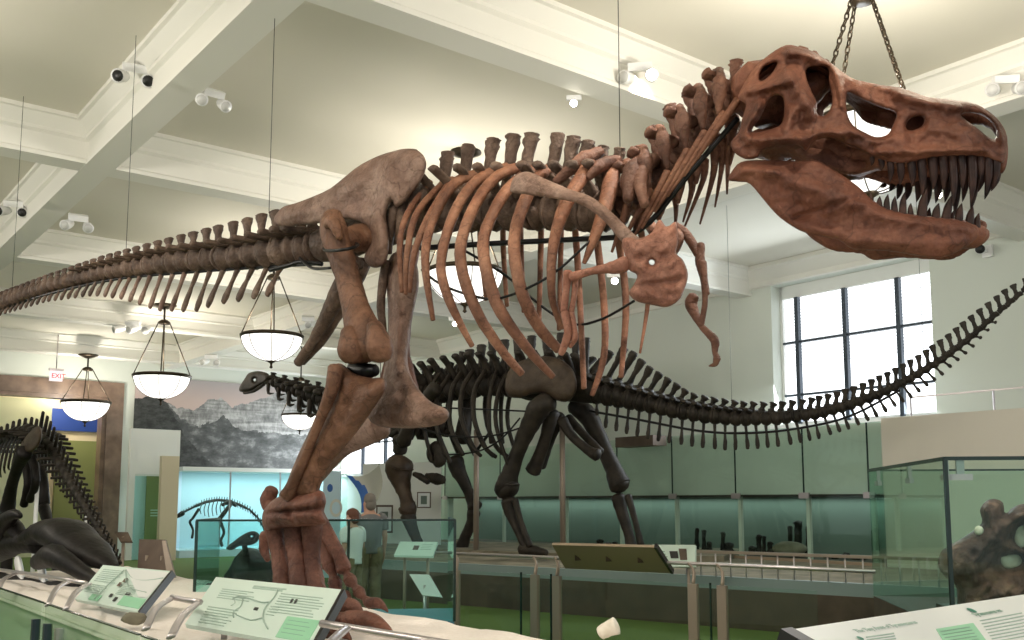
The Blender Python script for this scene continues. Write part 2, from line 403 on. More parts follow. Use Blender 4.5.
# crown mouldings where the ceiling meets the two walls
def crown(name, fixed, sgn, along, t0, t1):
    mb = MB(); pr = [(0, ZC - .42), (.05, ZC - .40), (.05, ZC - .30), (.22, ZC - .1), (.28, ZC - .08), (.28, ZC), (0, ZC)]
    n = len(pr); vs = []
    for t in (t0, t1):
        for x, z in pr: vs.append(W(fixed + sgn * x, t, z) if along == 'v' else W(t, fixed + sgn * x, z))
    mb.add(vs, [(i, (i + 1) % n, n + (i + 1) % n, n + i) for i in range(n)] + [tuple(range(n)), tuple(range(n, 2 * n))])
    struct(mb, name, M['beam'])
crown('trim_1', UW, -1, 'v', -4, VW); crown('trim_2', VW, -1, 'u', -16, UW)

# window wall with its two window openings
def wall_holes(mb, fixed0, fixed1, along, lo, hi, zt, holes):
    def bx(a, c, z0, z1):
        if c - a > 1e-4 and z1 - z0 > 1e-4:
            (mb.rbox(fixed0, fixed1, a, c, z0, z1) if along == 'v' else mb.rbox(a, c, fixed0, fixed1, z0, z1))
    t = lo
    for a, c, z0, z1 in sorted(holes):
        bx(t, a, 0, zt); bx(a, c, 0, z0); bx(a, c, z1, zt); t = c
    bx(t, hi, 0, zt)
wl, wr = uv(onu(771, 300, UW))[1], uv(onu(931, 300, UW))[1]
WZ0, WZ1 = 3.15, 5.98
w2a, w2b = uv(onu(402, 450, UW))[1], uv(onu(334, 450, UW))[1]
b = MB(); wall_holes(b, UW, UW + .45, 'v', -4, VW + .4, ZC, [(wr, wl, WZ0, WZ1), (w2a, w2b, 2.55, 4.3)])
struct(b, 'wall_right', M['wall'])
dL, dR = uv(onv(-60, 450, VW))[0], uv(onv(104, 450, VW))[0]
DZ = 4.83
b = MB(); wall_holes(b, VW, VW + .4, 'u', -16, UW, ZC, [(dL, dR, 0, DZ)]); struct(b, 'wall_back', M['wall'])

def window(name, a, c, z0, z1, cols, bars, blind_rows):
    root = bpy.data.objects.new(name, None); COL.objects.link(root); root.location = W(UW + .3, (a + c) / 2, z0); root['kind'] = 'structure'
    f = MB(); d0, d1 = UW + .28, UW + .36
    f.rbox(d0, d1, a, c, z0, z0 + .07); f.rbox(d0, d1, a, c, z1 - .26, z1)
    f.rbox(d0, d1, a, a + .06, z0, z1); f.rbox(d0, d1, c - .06, c, z0, z1)
    f.build('reveal_frame', M['wallw'], root, smooth=False)
    g = MB()
    for t in cols: g.rbox(UW + .24, UW + .34, t - .042, t + .042, z0, z1 - .26)
    for z in bars: g.rbox(UW + .26, UW + .34, a + .06, c - .06, z - .022, z + .022)
    g.build('mullion_frame', M['frame'], root, smooth=False)
    p = MB(); p.rbox(UW + .40, UW + .42, a, c, z0, z1); p.build('daylit_pane', M['blind'], root, smooth=False)
    s = MB(); z = z1 - .3
    for i in range(blind_rows):
        s.rbox(UW + .37, UW + .39, a + .06, c - .06, z - .018, z); z -= .062
    if blind_rows: s.build('blind', M['slat'], root, smooth=False)
    sl = MB(); sl.rbox(UW - .06, UW + .3, a - .08, c + .08, z0 - .06, z0); sl.build('window_sill', M['wallw'], root, smooth=False)
    return root
vv = lambda x: uv(onu(x, 330, UW))[1]
zz = lambda x, y: onu(x, y, UW).z
window('window_1', wr, wl, WZ0, WZ1, [vv(789), vv(837), vv(891)], [zz(838, 333), zz(838, 389)], 22)
window('window_2', w2a, w2b, 2.55, 4.3, [w2a + (w2b - w2a) * .33, w2a + (w2b - w2a) * .66], [3.6], 0)

# marble door casing in the far wall, and the hall behind it
door = bpy.data.objects.new('door_1', None); COL.objects.link(door); door.location = W((dL + dR) / 2, VW, 0); door['kind'] = 'structure'
dO = uv(onv(120.5, 450, VW))[0]
b = MB(); b.rbox(dR, dO, VW - .12, VW + .42, 0, DZ + .45); b.rbox(dL - .6, dR, VW - .12, VW + .42, DZ, DZ + .45)
b.rbox(dR - .12, dR, VW - .05, VW + .42, 0, DZ); b.rbox(dL, dR - .12, VW - .05, VW + .42, DZ - .12, DZ)
b.build('door_casing', M['marble'], door, smooth=False)
VH = VW + 2.6
hb = MB(); hb.rbox(dL - 3, dO + 2, VH, VH + .2, 0, 6.4); struct(hb, 'wall_hall', M['cream'])
hc = MB(); hc.rbox(dL - 3, dO + 2, VW + .42, VH + .2, 6.0, 6.2); struct(hc, 'ceiling_hall', M['ceil'])
ul = lambda x, y=450: uv(onv(x, y, VH - .1))[0]
zl = lambda x, y: onv(x, y, VH - .1).z
b = MB(); b.rbox(ul(43), ul(112), VH - .12, VH - .04, zl(70, 431), zl(70, 409))
bn = tag(b.build('banner_sign', M['blue'], smooth=False), 'deep blue sign band above the olive panel, seen through the marble doorway', 'sign')
def text(body, size, o, xdir, ydir, m, parent, name='lettering', ext=.002, align='LEFT'):
    cu = bpy.data.curves.new(name, 'FONT'); cu.body = body; cu.size = size; cu.extrude = ext; cu.align_x = align; cu.resolution_u = 2
    ob = bpy.data.objects.new(name, cu); COL.objects.link(ob); cu.materials.append(m)
    tmp = ob; dg = bpy.context.evaluated_depsgraph_get(); me = bpy.data.meshes.new_from_object(tmp.evaluated_get(dg)); me.name = name
    bpy.data.objects.remove(tmp); ob = bpy.data.objects.new(name, me); COL.objects.link(ob)
    x = V(xdir).normalized(); zv = x.cross(V(ydir)).normalized(); y = zv.cross(x)
    from mathutils import Matrix
    mw = Matrix(((x.x, y.x, zv.x, o.x), (x.y, y.y, zv.y, o.y), (x.z, y.z, zv.z, o.z), (0, 0, 0, 1)))
    if parent is not None:
        root = parent
        while root.parent is not None: root = root.parent
        ob.parent = parent; mw.translation = o - root.location
    ob.matrix_local = mw; return ob
b = MB(); b.rbox(ul(55), ul(98.5), VH - .3, VH - .14, 0, zl(75, 441))
tag(b.build('display_board', M['green'], smooth=False), 'tall olive green board beneath the blue sign band in the doorway', 'board')
b = MB(); b.rbox(ul(-60), ul(41.5), VH - 1.2, VH - 1.0, 0, zl(20, 401))
tag(b.build('display_board', M['pgreen'], smooth=False), 'wide pale yellow-green board filling the left of the doorway', 'board')

# black-and-white landscape printed across the far wall
mL, mR = uv(onv(134, 420, VW - .06))[0], 15.9
mz0, mz1 = onv(180, 468, VW - .06).z, onv(180, 379, VW - .06).z
b = MB(); b.rbox(mL, mR, VW - .06, VW - .02, mz0, mz1)
A = np.array(b.v); uvs = []
for p in b.v:
    u_, v_ = uv(V(p)); uvs.append(((u_ - mL) / (mR - mL), (p[2] - mz0) / (mz1 - mz0)))
b.uvs = uvs
tag(b.build('landscape_mural', M['mural'], smooth=False), 'black and white landscape of banded cliffs printed large on the back wall', 'mural')
# blue-lit showcase below it
sL, sR = uv(onv(180, 520, 29.4))[0], 15.9
zt = onv(200, 471, 29.4).z
sc = thing('showcase', 'wide glass showcase with pale blue lit back under the landscape mural', 'display case', W((sL + sR) / 2, 30.2, 0))
b = MB(); b.rbox(sL, sR, 30.95, 31.1, 0, zt); b.build('back_panel', M['caseblue'], sc, smooth=False)
b = MB(); b.rbox(sL, sR, 29.35, 31.1, 0, .22); b.build('base', M['caseblue'], sc, smooth=False)
b = MB(); b.rbox(sL, sR, 29.3, 31.1, zt, zt + .12); b.build('top', M['wallw'], sc, smooth=False)
b = MB(); b.rbox(sL, sR, 29.36, 29.38, .22, zt)
b.build('glass_front', M['glassc'], sc, smooth=False)
b = MB()
for x in (229, 279):
    u0 = uv(onv(x, 520, 29.36))[0]; b = MB(); b.rbox(u0 - .02, u0 + .02, 29.33, 29.37, .22, zt); b.build('mullion', M['silver'], sc, smooth=False)
# partitions left of the mural
pu = lambda x, v0: uv(onv(x, 500, v0))[0]
b = MB(); b.rbox(pu(133.5, 29.2), pu(178, 29.2), 29.2, 29.35, onv(150, 474, 29.2).z, onv(150, 429, 29.2).z); b.rbox(pu(128, 29.2), pu(134.0, 29.2), 29.2, 29.35, 0, onv(150, 429, 29.2).z)
tag(b.build('partition_panel', M['wallw'], smooth=False), 'white partition panel standing in front of the lower left corner of the mural', 'partition')
gz = onv(150, 476, 29.1).z
gp = thing('graphic_panel', 'green graphic panel in a glass bay under the white partition panel', 'panel', W(pu(148, 29.25), 29.3, 0))
b = MB(); b.rbox(pu(146, 29.25), pu(163, 29.25), 29.25, 29.32, 0, gz); b.build('board', M['green'], gp, smooth=False)
b = MB(); b.rbox(pu(134.5, 29.3), pu(146, 29.3), 29.3, 29.34, 0, gz); b.build('side_board', M['caseblue'], gp, smooth=False)
b = MB(); b.rbox(pu(134.5, 29.05), pu(163, 29.05), 29.05, 29.07, 0, gz); b.build('glass_sheet', M['glass'], gp, smooth=False)
b = MB()
for i, (w_, z_) in enumerate(((.25, .0), (.34, -.08), (.30, -.16))):
    b.rbox(pu(151, 29.24), pu(151, 29.24) + w_, 29.235, 29.245, gz - 1.0 + z_, gz - .97 + z_)
b.build('print', M['panelg'], gp, smooth=False)
b = MB(); b.rbox(pu(160.5, 28.4), pu(178, 28.4), 28.4, 28.6, 0, onv(170, 456, 28.4).z)
tag(b.build('column_panel', M['cream'], smooth=False), 'narrow cream upright panel between the green graphic and the blue showcase', 'panel')

# ------------------------------------------------------------------ platforms and the showcase along the window wall
D = V((.79, -.613, 0)).normalized(); DN = V((.613, .79, 0)).normalized()   # along / across the central walkway
q1 = onz(540, 612, 0)
def prism(mb, poly, z0, z1, m=0):
    n = len(poly); vs = [V((p.x, p.y, z0)) for p in poly] + [V((p.x, p.y, z1)) for p in poly]
    mb.add(vs, [tuple(range(n))[::-1], tuple(range(n, 2 * n))] + [(i, (i + 1) % n, n + (i + 1) % n, n + i) for i in range(n)], m)
def to_u(p, d, u):
    return p + d * ((u - p.dot(BU)) / d.dot(BU))
UC = 14.3
fl, fr = q1 - D * 4.7, q1 + D * 8.5
deck = MB(); poly = [fl, fr, W(UC - .05, fr.dot(BV) + .5, 0), W(UC - .05, fl.dot(BV) + 7, 0)]
prism(deck, poly, 0, .5, 0)
pf = struct(deck, 'floor_platform', M['edge'])
st = MB(); prism(st, [fl + DN * .02, fr + DN * .02, fr + DN * .12, fl + DN * .12], .5, .66); struct(st, 'floor_platform_trim', M['strip'])
tp = MB(); pb = [fl + DN * .14, fr + DN * .14, poly[2], poly[3]]; prism(tp, pb, .5, .64); struct(tp, 'floor_platform_sand', M['deck'])
def ground(name, c0, du, dv, nu, nv, z, amp, m, freq=1.0, edge=.3):
    """A gently uneven sheet of sand over a rectangle with corner c0 and side vectors du, dv."""
    mb = MB(); vs = []
    for i in range(nu + 1):
        for j in range(nv + 1):
            p = c0 + du * (i / nu) + dv * (j / nv); e = min(1, min(i, nu - i, j, nv - j) / 2)
            vs.append(V((p.x, p.y, z + (amp * (mnoise.noise(p * freq) + .5 * mnoise.noise(p * freq * 2.7)) + .02) * e - .04 * (1 - e))))
    mb.add(vs, [(i * (nv + 1) + j, (i + 1) * (nv + 1) + j, (i + 1) * (nv + 1) + j + 1, i * (nv + 1) + j + 1) for i in range(nu) for j in range(nv)])
    o = mb.build(name, m); o['kind'] = 'structure'; return o

# raised rock bed the sauropod stands on
apb = MB(); c0 = onz(430, 553, .72)
prism(apb, [q1 - D * 4.4 + DN * 2.3, q1 + D * .6 + DN * 2.5, q1 + D * 1.4 + DN * 3.4, q1 + D * .6 + DN * 6, q1 - D * 5.6 + DN * 5.6], .5, .74); struct(apb, 'floor_rock_bed', M['deck'])

cv0, cv1 = uv(onu(881, 450, UC))[1], uv(onu(438, 450, UC))[1]
wc = thing('fossil_showcase', 'long green glass showcase of dark fossils built along the window wall', 'display case', W(UC + .6, (cv0 + cv1) / 2, 0))
CZ0, CZ1, CZ2 = .68, 1.76, 2.93
b = MB(); b.rbox(UC, UW - .02, cv0, cv1, 0, CZ0); b.build('base', M['edge'], wc, smooth=False)
b = MB(); b.rbox(UC - .04, UC + .02, cv0, cv1, CZ0 - .09, CZ0 + .01); b.build('sill', M['tanback'], wc, smooth=False)
b = MB(); b.rbox(UC + 1.3, UC + 1.35, cv0, cv1, CZ0, CZ1 + .3); b.build('back_panel', M['casein'], wc, smooth=False)
b = MB(); b.rbox(UC + .25, UC + .45, cv0, cv1, CZ1 + .02, CZ2); b.build('fascia_panel', M['fascia'], wc, smooth=False)
b = MB(); b.rbox(UC + .02, UC + 1.35, cv0, cv1, CZ1 - .02, CZ1 + .02); b.build('soffit', M['edge'], wc, smooth=False)
mul = [uv(onu(x, 470, UC))[1] for x in (445, 500, 562, 617, 672, 735, 803, 868)]
vs_ = sorted([cv0] + mul + [cv1])
for a, c in zip(vs_[:-1], vs_[1:]):
    if c - a > .1:
        g = MB(); g.rbox(UC, UC + .02, a + .006, c - .006, CZ0, CZ2); g.build('glass_pane', M['glassc'], wc, smooth=False)
for v0 in mul:
    g = MB(); g.rbox(UC + .1, UC + .16, v0 - .035, v0 + .035, CZ0, CZ1); g.build('mullion', M['fascia'], wc, smooth=False)
    g = MB(); g.rbox(UC - .005, UC + .01, v0 - .012, v0 + .012, CZ1, CZ2); g.build('pane_joint', M['glasse'], wc, smooth=False)
    g = MB(); g.rbox(UC - .01, UC + .03, v0 - .1, v0 + .1, CZ1 - .05, CZ1 + .05); g.build('glass_clamp', M['silver'], wc, smooth=False)
b = MB(); b.rbox(UC + .3, UC + .5, cv1, cv1 + .12, 0, CZ2); b.build('end_post', M['fascia'], wc, smooth=False)

# dark fossils on the showcase shelf
def spiky(px, base, pts, lab, grp=None, d=.45):
    """A dark bone group on the shelf: pts are upright pieces (x, top y, half width px)."""
    mb = MB(); p0 = onu(px, base, UC + d); zb = CZ0 + .05
    for x, ty, hw in pts:
        p = onu(x, base, UC + d); t = onu(x, ty, UC + d); r = pxm(hw, p); q = V((p.x, p.y, zb))
        mid = (q + t) / 2
        mb.loft([q, mid, t], [(r * 1.3, r * 1.1), (r * .8, r * .8), (r, r)], 8, 4, ref=BV, rough=.5, cap=(.3, .6))
    tag(mb.build('fossil_bone', M['darkf']), lab, 'fossil', grp)
spiky(705, 556, [(697, 529, 2.2), (704, 531, 2.2), (709, 543, 3)], 'pair of thin upright dark fossil bones on the shelf, right of the photo panel')
spiky(727, 556, [(723, 533, 2.4), (729, 545, 5)], 'dark hooked fossil bone on the shelf, next right of the thin upright pair')
spiky(762, 556, [(752, 548, 4), (759, 536, 3), (764, 537, 2.2), (770, 543, 3), (775, 549, 4)], 'dark fossil skull with raised horns on the shelf, left of the three tall uprights')
b = MB(); p = onu(790, 556, UC + .42); b.blob(V((p.x, p.y, CZ0 + .15)), (.32, .24, .13), 12, .1); mound = tag(b.build('rock_mound', M['deck']), 'low brown rock mound on the shelf in front of the three tall bones', 'rock')
spiky(798, 556, [(790, 527, 2.6)], 'left and thin one of the three tall upright bones on the rock mound', d=.86)
spiky(798, 556, [(798, 523, 4.6)], 'thick middle one of the three tall upright bones on the rock mound', d=.86)
spiky(808, 556, [(808, 527, 2.4)], 'right and thin one of the three tall upright bones on the rock mound', d=.86)
spiky(845, 559, [(826, 556, 4), (835, 557, 5), (846, 555, 5), (856, 558, 5), (864, 558, 4)], 'low heap of dark fossil fragments at the right end of the shelf', d=.62)
spiky(640, 548, [(600, 541, 4), (608, 544, 4), (615, 543, 3)], 'small dark fossils on the shelf just behind the sauropod hind leg', d=.5)

# beige partition right of the showcase, with a thin rail on top
b = MB(); b.rbox(UC, UC + .3, -3, cv0 - .02, 0, 2.98); struct(b, 'partition_wall', M['beige'])
rl = thing('roof_rail', 'thin metal handrail along the top of the beige partition by the window', 'railing', W(UC + 1.0, cv0 - 2, 2.98))
b = MB(); ra, rb = cv0 - .4, cv0 - 7
b.beam(W(UC + .25, ra, 3.3), W(UC + .25, rb, 3.3), .025, .025); b.build('handrail', M['silver'], rl, smooth=False)
for i in range(6):
    g = MB(); v0 = ra + (rb - ra) * i / 5; g.beam(W(UC + .25, v0, 2.98), W(UC + .25, v0, 3.3), .025, .025); g.build('post', M['silver'], rl, smooth=False)
# dark box added for a reflection in the showcase glass, behind the tail
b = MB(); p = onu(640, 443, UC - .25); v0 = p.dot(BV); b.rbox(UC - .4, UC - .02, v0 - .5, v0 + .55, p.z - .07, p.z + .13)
tag(b.build('reflection_box', M['wood'], smooth=False), 'long dark box standing for a reflection in the showcase glass below the sauropod tail', 'modelled reflection')

# ------------------------------------------------------------------ rex platform
b = MB(); b.rbox(2.15, 4.45, -3, 14.5, 0, .70); struct(b, 'floor_rex_platform', M['beige'])
ground('floor_white_sand', W(2.12, -3, 0), W(2.42, 0, 0), W(0, 17.6, 0), 26, 170, .715, .03, M['sand'], 1.6)
# ================================================================== the brown tyrannosaur skeleton
MR = Plane((-.85, 7.2, 0), (.78, -.626))
rex = thing('tyrannosaurus_skeleton', 'reddish-brown mounted tyrannosaur skeleton striding right with open toothed jaws', 'dinosaur skeleton', V((-.9, 7.0, .75)))
def limb(name, pts, m, parent, P=MR, n=12, k=5, rough=.12, flat=1.0, cap=(.5, .5), label=None, ref=None, mb=None):
    """A long bone from (x, y, w, r) rows: frame position, distance from the skeleton's mid-plane, radius in px."""
    own = mb is None; mb = mb or MB()
    C = [P(x, y, w) for x, y, w, r in pts]; R = [pxm(q[3], c) for q, c in zip(pts, C)]
    mb.loft(C, [(r * flat, r) for r in R], n, k, ref=ref or P.n, rough=rough, cap=cap)
    if not own: return None
    o = mb.build(name, m, parent)
    if label: o['label'] = label
    return o
def interp(tab, x):
    return float(np.interp(x, [t[0] for t in tab], [t[1] for t in tab]))

def vertebra(name, P, c, f, R, L, spine, tp, m, parent, w0=0, rough=.18, spine_dir=None, chev=None, chev_mat=None, flare=1.0):
    """One vertebra: spool-shaped body, arch, neural spine and side processes. spine = (height, fore-aft, thickness)."""
    n = P.n; f = f.normalized(); u = n.cross(f); u = u if u.z > 0 else -u; u.normalize()
    mb = MB()
    mb.loft([c - f * L * .5, c - f * L * .3, c, c + f * L * .3, c + f * L * .5], [R * 1.02, R * .98, R * .68, R * .98, R * 1.02], 14, 3, ref=n, cap=(.08, .08), rough=rough * .7)
    sd = (spine_dir or u).normalized(); h, fa, th = spine
    b0 = c + u * R * .55; b1 = c + u * R * 1.25
    mb.loft([b0, b1], [(R * .6, L * .36), (R * .45, L * .34)], 8, 2, ref=n, cap=(.2, .2), rough=rough)
    if h > 0:
        t0 = c + u * R * 1.05; t1 = t0 + sd * h
        mb.loft([t0, t0 + sd * h * .45, t0 + sd * h * .85, t1], [(th * .9, fa * .42), (th * .7, fa * .38), (th, fa * .48 * flare), (th * 1.1, fa * .47 * flare)], 10, 4, ref=n, cap=(.2, .18), rough=rough * 1.6)
    if tp:
        ln, up, back, r = tp
        for s in (1, -1):
            a = c + u * R * .8 + n * s * R * .5; e = c + u * (R * .9 + up) + n * s * ln + f * back
            mb.loft([a, (a + e) / 2 + u * up * .15, e], [(r * 1.1, r * 1.5), (r * .8, r * 1.1), (r * .8, r * 1.4)], 7, 3, ref=u, rough=rough)
    o = mb.build(name, m, parent)
    if chev:
        cl, cb, cr_ = chev
        mb = MB(); a = c - u * R * .9 + f * L * .5 * (1 if cb > 0 else -1); e = a - u * cl + f * cb
        mb.loft([a, a * .6 + e * .4, a * .2 + e * .8, e], [(cr_ * .8, cr_ * .9), (cr_ * .5, cr_ * .7), (cr_ * .6, cr_ * 1.2), (cr_ * .5, cr_ * .9)], 7, 3, ref=n, rough=.2)
        mb.build('chevron', chev_mat or m, parent)
    return u

# --- tail
TAILC = [(-20, 306), (0, 303.5), (50, 286), (100, 273), (150, 265), (176, 261.5), (250, 255), (290, 249.5), (330, 245)]
TR_ = [(0, 7.5), (50, 6.5), (100, 8), (176, 12), (250, 14), (300, 17)]
TSH = [(0, 3), (50, 5.5), (100, 8), (176, 13), (250, 24), (300, 28)]
TCH = [(0, 4), (50, 8), (100, 13), (140, 22), (176, 38), (215, 42), (250, 34), (290, 30)]
xs = [312, 301, 290, 275, 261, 246, 232, 217, 205, 192, 180, 168, 157, 146, 135.5, 126, 117, 109, 101, 93, 85.5, 78, 71, 64, 57.5, 51, 45, 39, 33, 27.5, 22, 16.5, 11.5, 6.5, 1.5, -3.5, -8.5]
for i, x in enumerate(xs):
    y = interp(TAILC, x); c = MR(x, y, 0); c2 = MR(x - 6, interp(TAILC, x - 6), 0); f = c2 - c
    dx = abs(xs[i] - xs[min(i + 1, len(xs) - 1)]) or 5; dx = max(dx, 5)
    L = (MR(x - dx, interp(TAILC, x - dx), 0) - c).length * .94
    s = pxm(1, c); R = interp(TR_, x) * s * 1.02; h = interp(TSH, x) * s
    tp = (R * 1.9, -R * .15, L * .35, R * .28) if x > 80 else None
    n_, fd = MR.n, f.normalized(); u_ = n_.cross(fd); u_ = u_ if u_.z > 0 else -u_
    vertebra('caudal_vertebra', MR, c, f, R, L, (h, 13 * s * (.55 + .45 * x / 300), R * .3), tp, M['tail'], rex, spine_dir=u_ + fd * .18,
             chev=(interp(TCH, x) * s, L * .9, 4.2 * s * (.5 + .5 * x / 300)) if x < 300 else None, chev_mat=M['pale'] if 110 < x < 200 else M['tail'], flare=1.25)
# --- sacrum behind the ilium
limb('sacrum', [(322, 246, 0, 17), (360, 235, 0, 20), (400, 222, 0, 20), (436, 214, 0, 18)], M['tail'], rex)
# --- back
DC = [(425, 216), (436, 214), (480, 212), (540, 211), (590, 212), (612, 211)]
DT = [(441, 154), (460, 147), (483.5, 141), (503, 137), (521, 136), (546, 136), (562, 139), (577, 143), (596, 148), (612, 150)]
for i, (x, ty) in enumerate(DT):
    y = interp(DC, x); c = MR(x, y, 0); f = MR(x + 8, interp(DC, x + 8), 0) - MR(x - 8, interp(DC, x - 8), 0); s = pxm(1, c)
    nx = DT[min(i + 1, 9)][0] - DT[min(i, 8)][0]; L = (f.length / 16) * (nx if nx else 16) * .97
    top = MR(x, ty, 0); R = 19.5 * s; h = (top - c).length - R * 1.05
    vertebra('dorsal_vertebra', MR, c, f, R, L, (h, 17 * s if i < 8 else 12 * s, 5.5 * s), (.3, .12, -.02, .035), M['tail'], rex, flare=1.05, rough=.26)
# --- neck: a rising S-curve
NC = [(612, 210), (628, 203), (648, 188), (665, 171), (683, 151), (702, 131), (720, 112), (738, 98)]
NT = [(630, 157), (641, 143), (655, 123), (674, 100), (691, 86), (712, 69), (743, 55)]
for i in range(7):
    x, y = NC[i + 1]; c = MR(x, y, 0); a = MR(*NC[i], 0); e = MR(*NC[min(i + 2, 7)], 0); f = e - a; s = pxm(1, c)
    L = (c - a).length * 1.0; top = MR(*NT[i], 0); sd = top - c
    vertebra('cervical_vertebra', MR, c, f, 12 * s, L, (max(sd.length - 15 * s, .05), 12 * s, 4.5 * s), (.17, .10, -.05, .03), M['rex'], rex, spine_dir=sd, flare=1.25, rough=.3)
    # broad side plate of the arch, sweeping back and down
    mb = MB(); fd = f.normalized(); u = MR.n.cross(fd); u = u if u.z > 0 else -u
    for q in (1, -1):
        a0 = c + MR.n * .08 * q + u * 30 * s - fd * 2 * s; am = c + MR.n * .15 * q + u * 17 * s + fd * 2 * s; a1 = c + MR.n * .2 * q - fd * 3 * s + u * 2 * s; a2 = c + MR.n * .17 * q - fd * 17 * s - u * 20 * s
        mb = MB(); mb.loft([a0, am, a1, a2], [(.035, 6.5 * s), (.03, 4 * s), (.035, 8.5 * s), (.015, 2.5 * s)], 10, 5, ref=MR.n, rough=.3); mb.build('neural_arch', M['rex'], rex)
# cervical ribs: long splints along the near side, free-hanging ones beyond
for (x0, y0, x1, y1) in ((628, 205, 612, 252), (650, 190, 622, 243), (668, 172, 634, 237), (688, 150, 642, 228), (705, 132, 655, 212), (724, 113, 668, 196), (738, 100, 684, 176)):
    limb('cervical_rib', [(x0, y0, .16, 4.5), ((x0 * 2 + x1) / 3, (y0 * 2 + y1) / 3, .18, 3.6), (x1, y1, .17, 1.4)], M['rib'], rex, n=7, k=4)
for (x0, y0, x1, y1, x2, y2) in ((672, 185, 676, 205, 675, 230), (690, 172, 692, 190, 683, 222), (704, 160, 703, 180, 685, 226), (715, 148, 713, 176, 700, 224), (722, 140, 722, 165, 715, 207), (729, 130, 728, 160, 727, 194), (736, 122, 736, 140, 730, 166)):
    limb('cervical_rib', [(x0, y0, -.2, 5.5), (x1, y1, -.24, 3.2), (x2, y2, -.22, 1.0)], M['rex'], rex, n=7, k=4)
# --- near-side ribs
RIBS = [
 [(430, 182, .12, 3.0), (408, 213, .34, 3.2), (400, 244, .40, 3.0), (402, 292, .36, 2.2)],
 [(444, 182, .12, 3.4), (417, 213, .36, 3.4), (407, 255, .42, 3.0), (406, 294, .38, 2.2)],
 [(452, 179, .12, 3.6), (428, 218, .38, 3.6), (414, 255, .46, 3.2), (410, 292, .42, 2.2)],
 [(484, 173, .12, 4.6), (455, 183, .28, 5.0), (433, 220, .42, 4.6), (425, 262, .52, 4.0), (433, 320, .46, 2.2)],
 [(508, 167, .12, 4.8), (478, 180, .3, 5.4), (455, 212, .46, 5.2), (441, 262, .56, 4.6), (449, 300, .56, 4.2), (472, 346, .44, 2.4)],
 [(526, 166, .12, 5.0), (498, 176, .3, 5.6), (474, 207, .48, 5.6), (460, 254, .6, 5.4), (474, 306, .58, 5.0), (500, 348, .48, 4.2), (522, 374, .38, 3.0)],
 [(535, 168, .12, 5.0), (513, 184, .32, 5.8), (496, 208, .48, 5.8), (483, 246, .6, 5.6), (496, 302, .6, 5.6), (526, 347, .48, 4.4), (553, 377, .36, 2.8)],
 [(554, 165, .14, 5.5), (538, 178, .3, 6.2), (524, 203, .46, 6.2), (514, 243, .6, 5.8), (521, 290, .6, 5.6), (538, 326, .5, 5.2), (559, 350, .38, 4.0)],
 [(590, 160, .14, 7.0), (581, 178, .3, 7.0), (565, 206, .46, 6.6), (553, 248, .58, 5.0), (552, 296, .56, 3.6), (562, 328, .44, 3.0)],
 [(612, 172, .14, 8.0), (607, 200, .3, 7.5), (595, 236, .42, 5.0), (584, 263, .44, 2.0)],
]
for r in RIBS: limb('rib', [(x, y, w, q * 1.26) for x, y, w, q in r], M['rib'], rex, n=9, k=5, flat=.75, rough=.08, cap=(.3, .4))
# near-side shoulders of the front back vertebrae, where the ribs start
for (x0, y0, x1, y1, x2, y2, r) in ((600, 152, 580, 162, 556, 182, 8), (618, 160, 600, 166, 588, 178, 7), (642, 160, 632, 172, 628, 200, 9), (655, 158, 640, 178, 645, 205, 8)):
    limb('transverse_process', [(x0, y0, .10, r * .8), (x1, y1, .24, r), (x2, y2, .30, r * .6)], M['rex'], rex, n=9, k=4, rough=.25)
# --- far-side ribs
FAR = [[(505, 205, -.14, 5), (503, 240, -.44, 3.4), (507, 306, -.5, 2.6)], [(520, 205, -.14, 5), (521, 250, -.46, 3.4), (524, 312, -.5, 2.8)],
 [(541, 205, -.14, 5), (541, 238, -.46, 3.6), (539, 322, -.5, 3)], [(561, 205, -.14, 5), (561, 240, -.46, 3.4), (559, 330, -.5, 2.6)],
 [(572, 205, -.14, 5), (576, 240, -.46, 4.0), (580, 304, -.52, 3.8), (584, 388, -.44, 3.2)], [(592, 205, -.14, 5), (597, 240, -.46, 4.4), (604, 304, -.52, 4.2), (604, 356, -.46, 4), (592, 395, -.4, 3)],
 [(612, 208, -.14, 5), (619, 244, -.44, 4.4), (626, 304, -.5, 4.2), (621, 377, -.42, 3)], [(640, 225, -.14, 4), (648, 280, -.42, 3.4), (647, 310, -.44, 2.6), (640, 353, -.4, 1.4)],
 [(484, 205, -.14, 4), (480, 235, -.42, 3.2), (486, 300, -.46, 2.4)]]
for r in FAR: limb('rib', r, M['rib'], rex, n=8, k=5, flat=.75, rough=.08, cap=(.3, .4))
# --- hips
for i, (x, y) in enumerate(((392, 205), (401, 200), (411, 196), (420, 194))):
    limb('sacral_rib', [(x + 8, y - 12, .05, 4), (x + 3, y, .2, 5), (x - 1, y + 24, .2, 4.5), (x - 3, y + 48 - 5 * i, .14, 3)], M['tail'], rex, n=8, k=4)
mb = MB()
ILB = ((290, 212, 360, 178, 10, .03), (385, 160, 418, 156, 12, .02), (392, 175, 380, 240, 10, .035), (345, 205, 380, 195, 9, -.02))
plate(mb, [(274, 218), (283, 207), (299, 202), (331, 188), (362, 164), (394, 151), (414, 149), (425, 158), (425, 172), (414, 191), (398, 207), (391, 201), (386, 215), (389, 240), (386, 262), (374, 268), (364, 258), (372, 240), (364, 224), (345, 219), (320, 223), (296, 226), (278, 226)], [], 2.2, lambda x, y, h: MR(x, y, .27 + h), .05, 12, ILB, rough=.012)
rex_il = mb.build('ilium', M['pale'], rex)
mb = MB(); plate(mb, [(290, 216), (331, 188), (362, 164), (394, 151), (420, 152), (412, 188), (392, 205), (386, 255), (366, 250), (345, 219), (300, 224)], [], 3, lambda x, y, h: MR(x, y, -.27 + h), .05, 12); mb.build('ilium', M['tail'], rex)
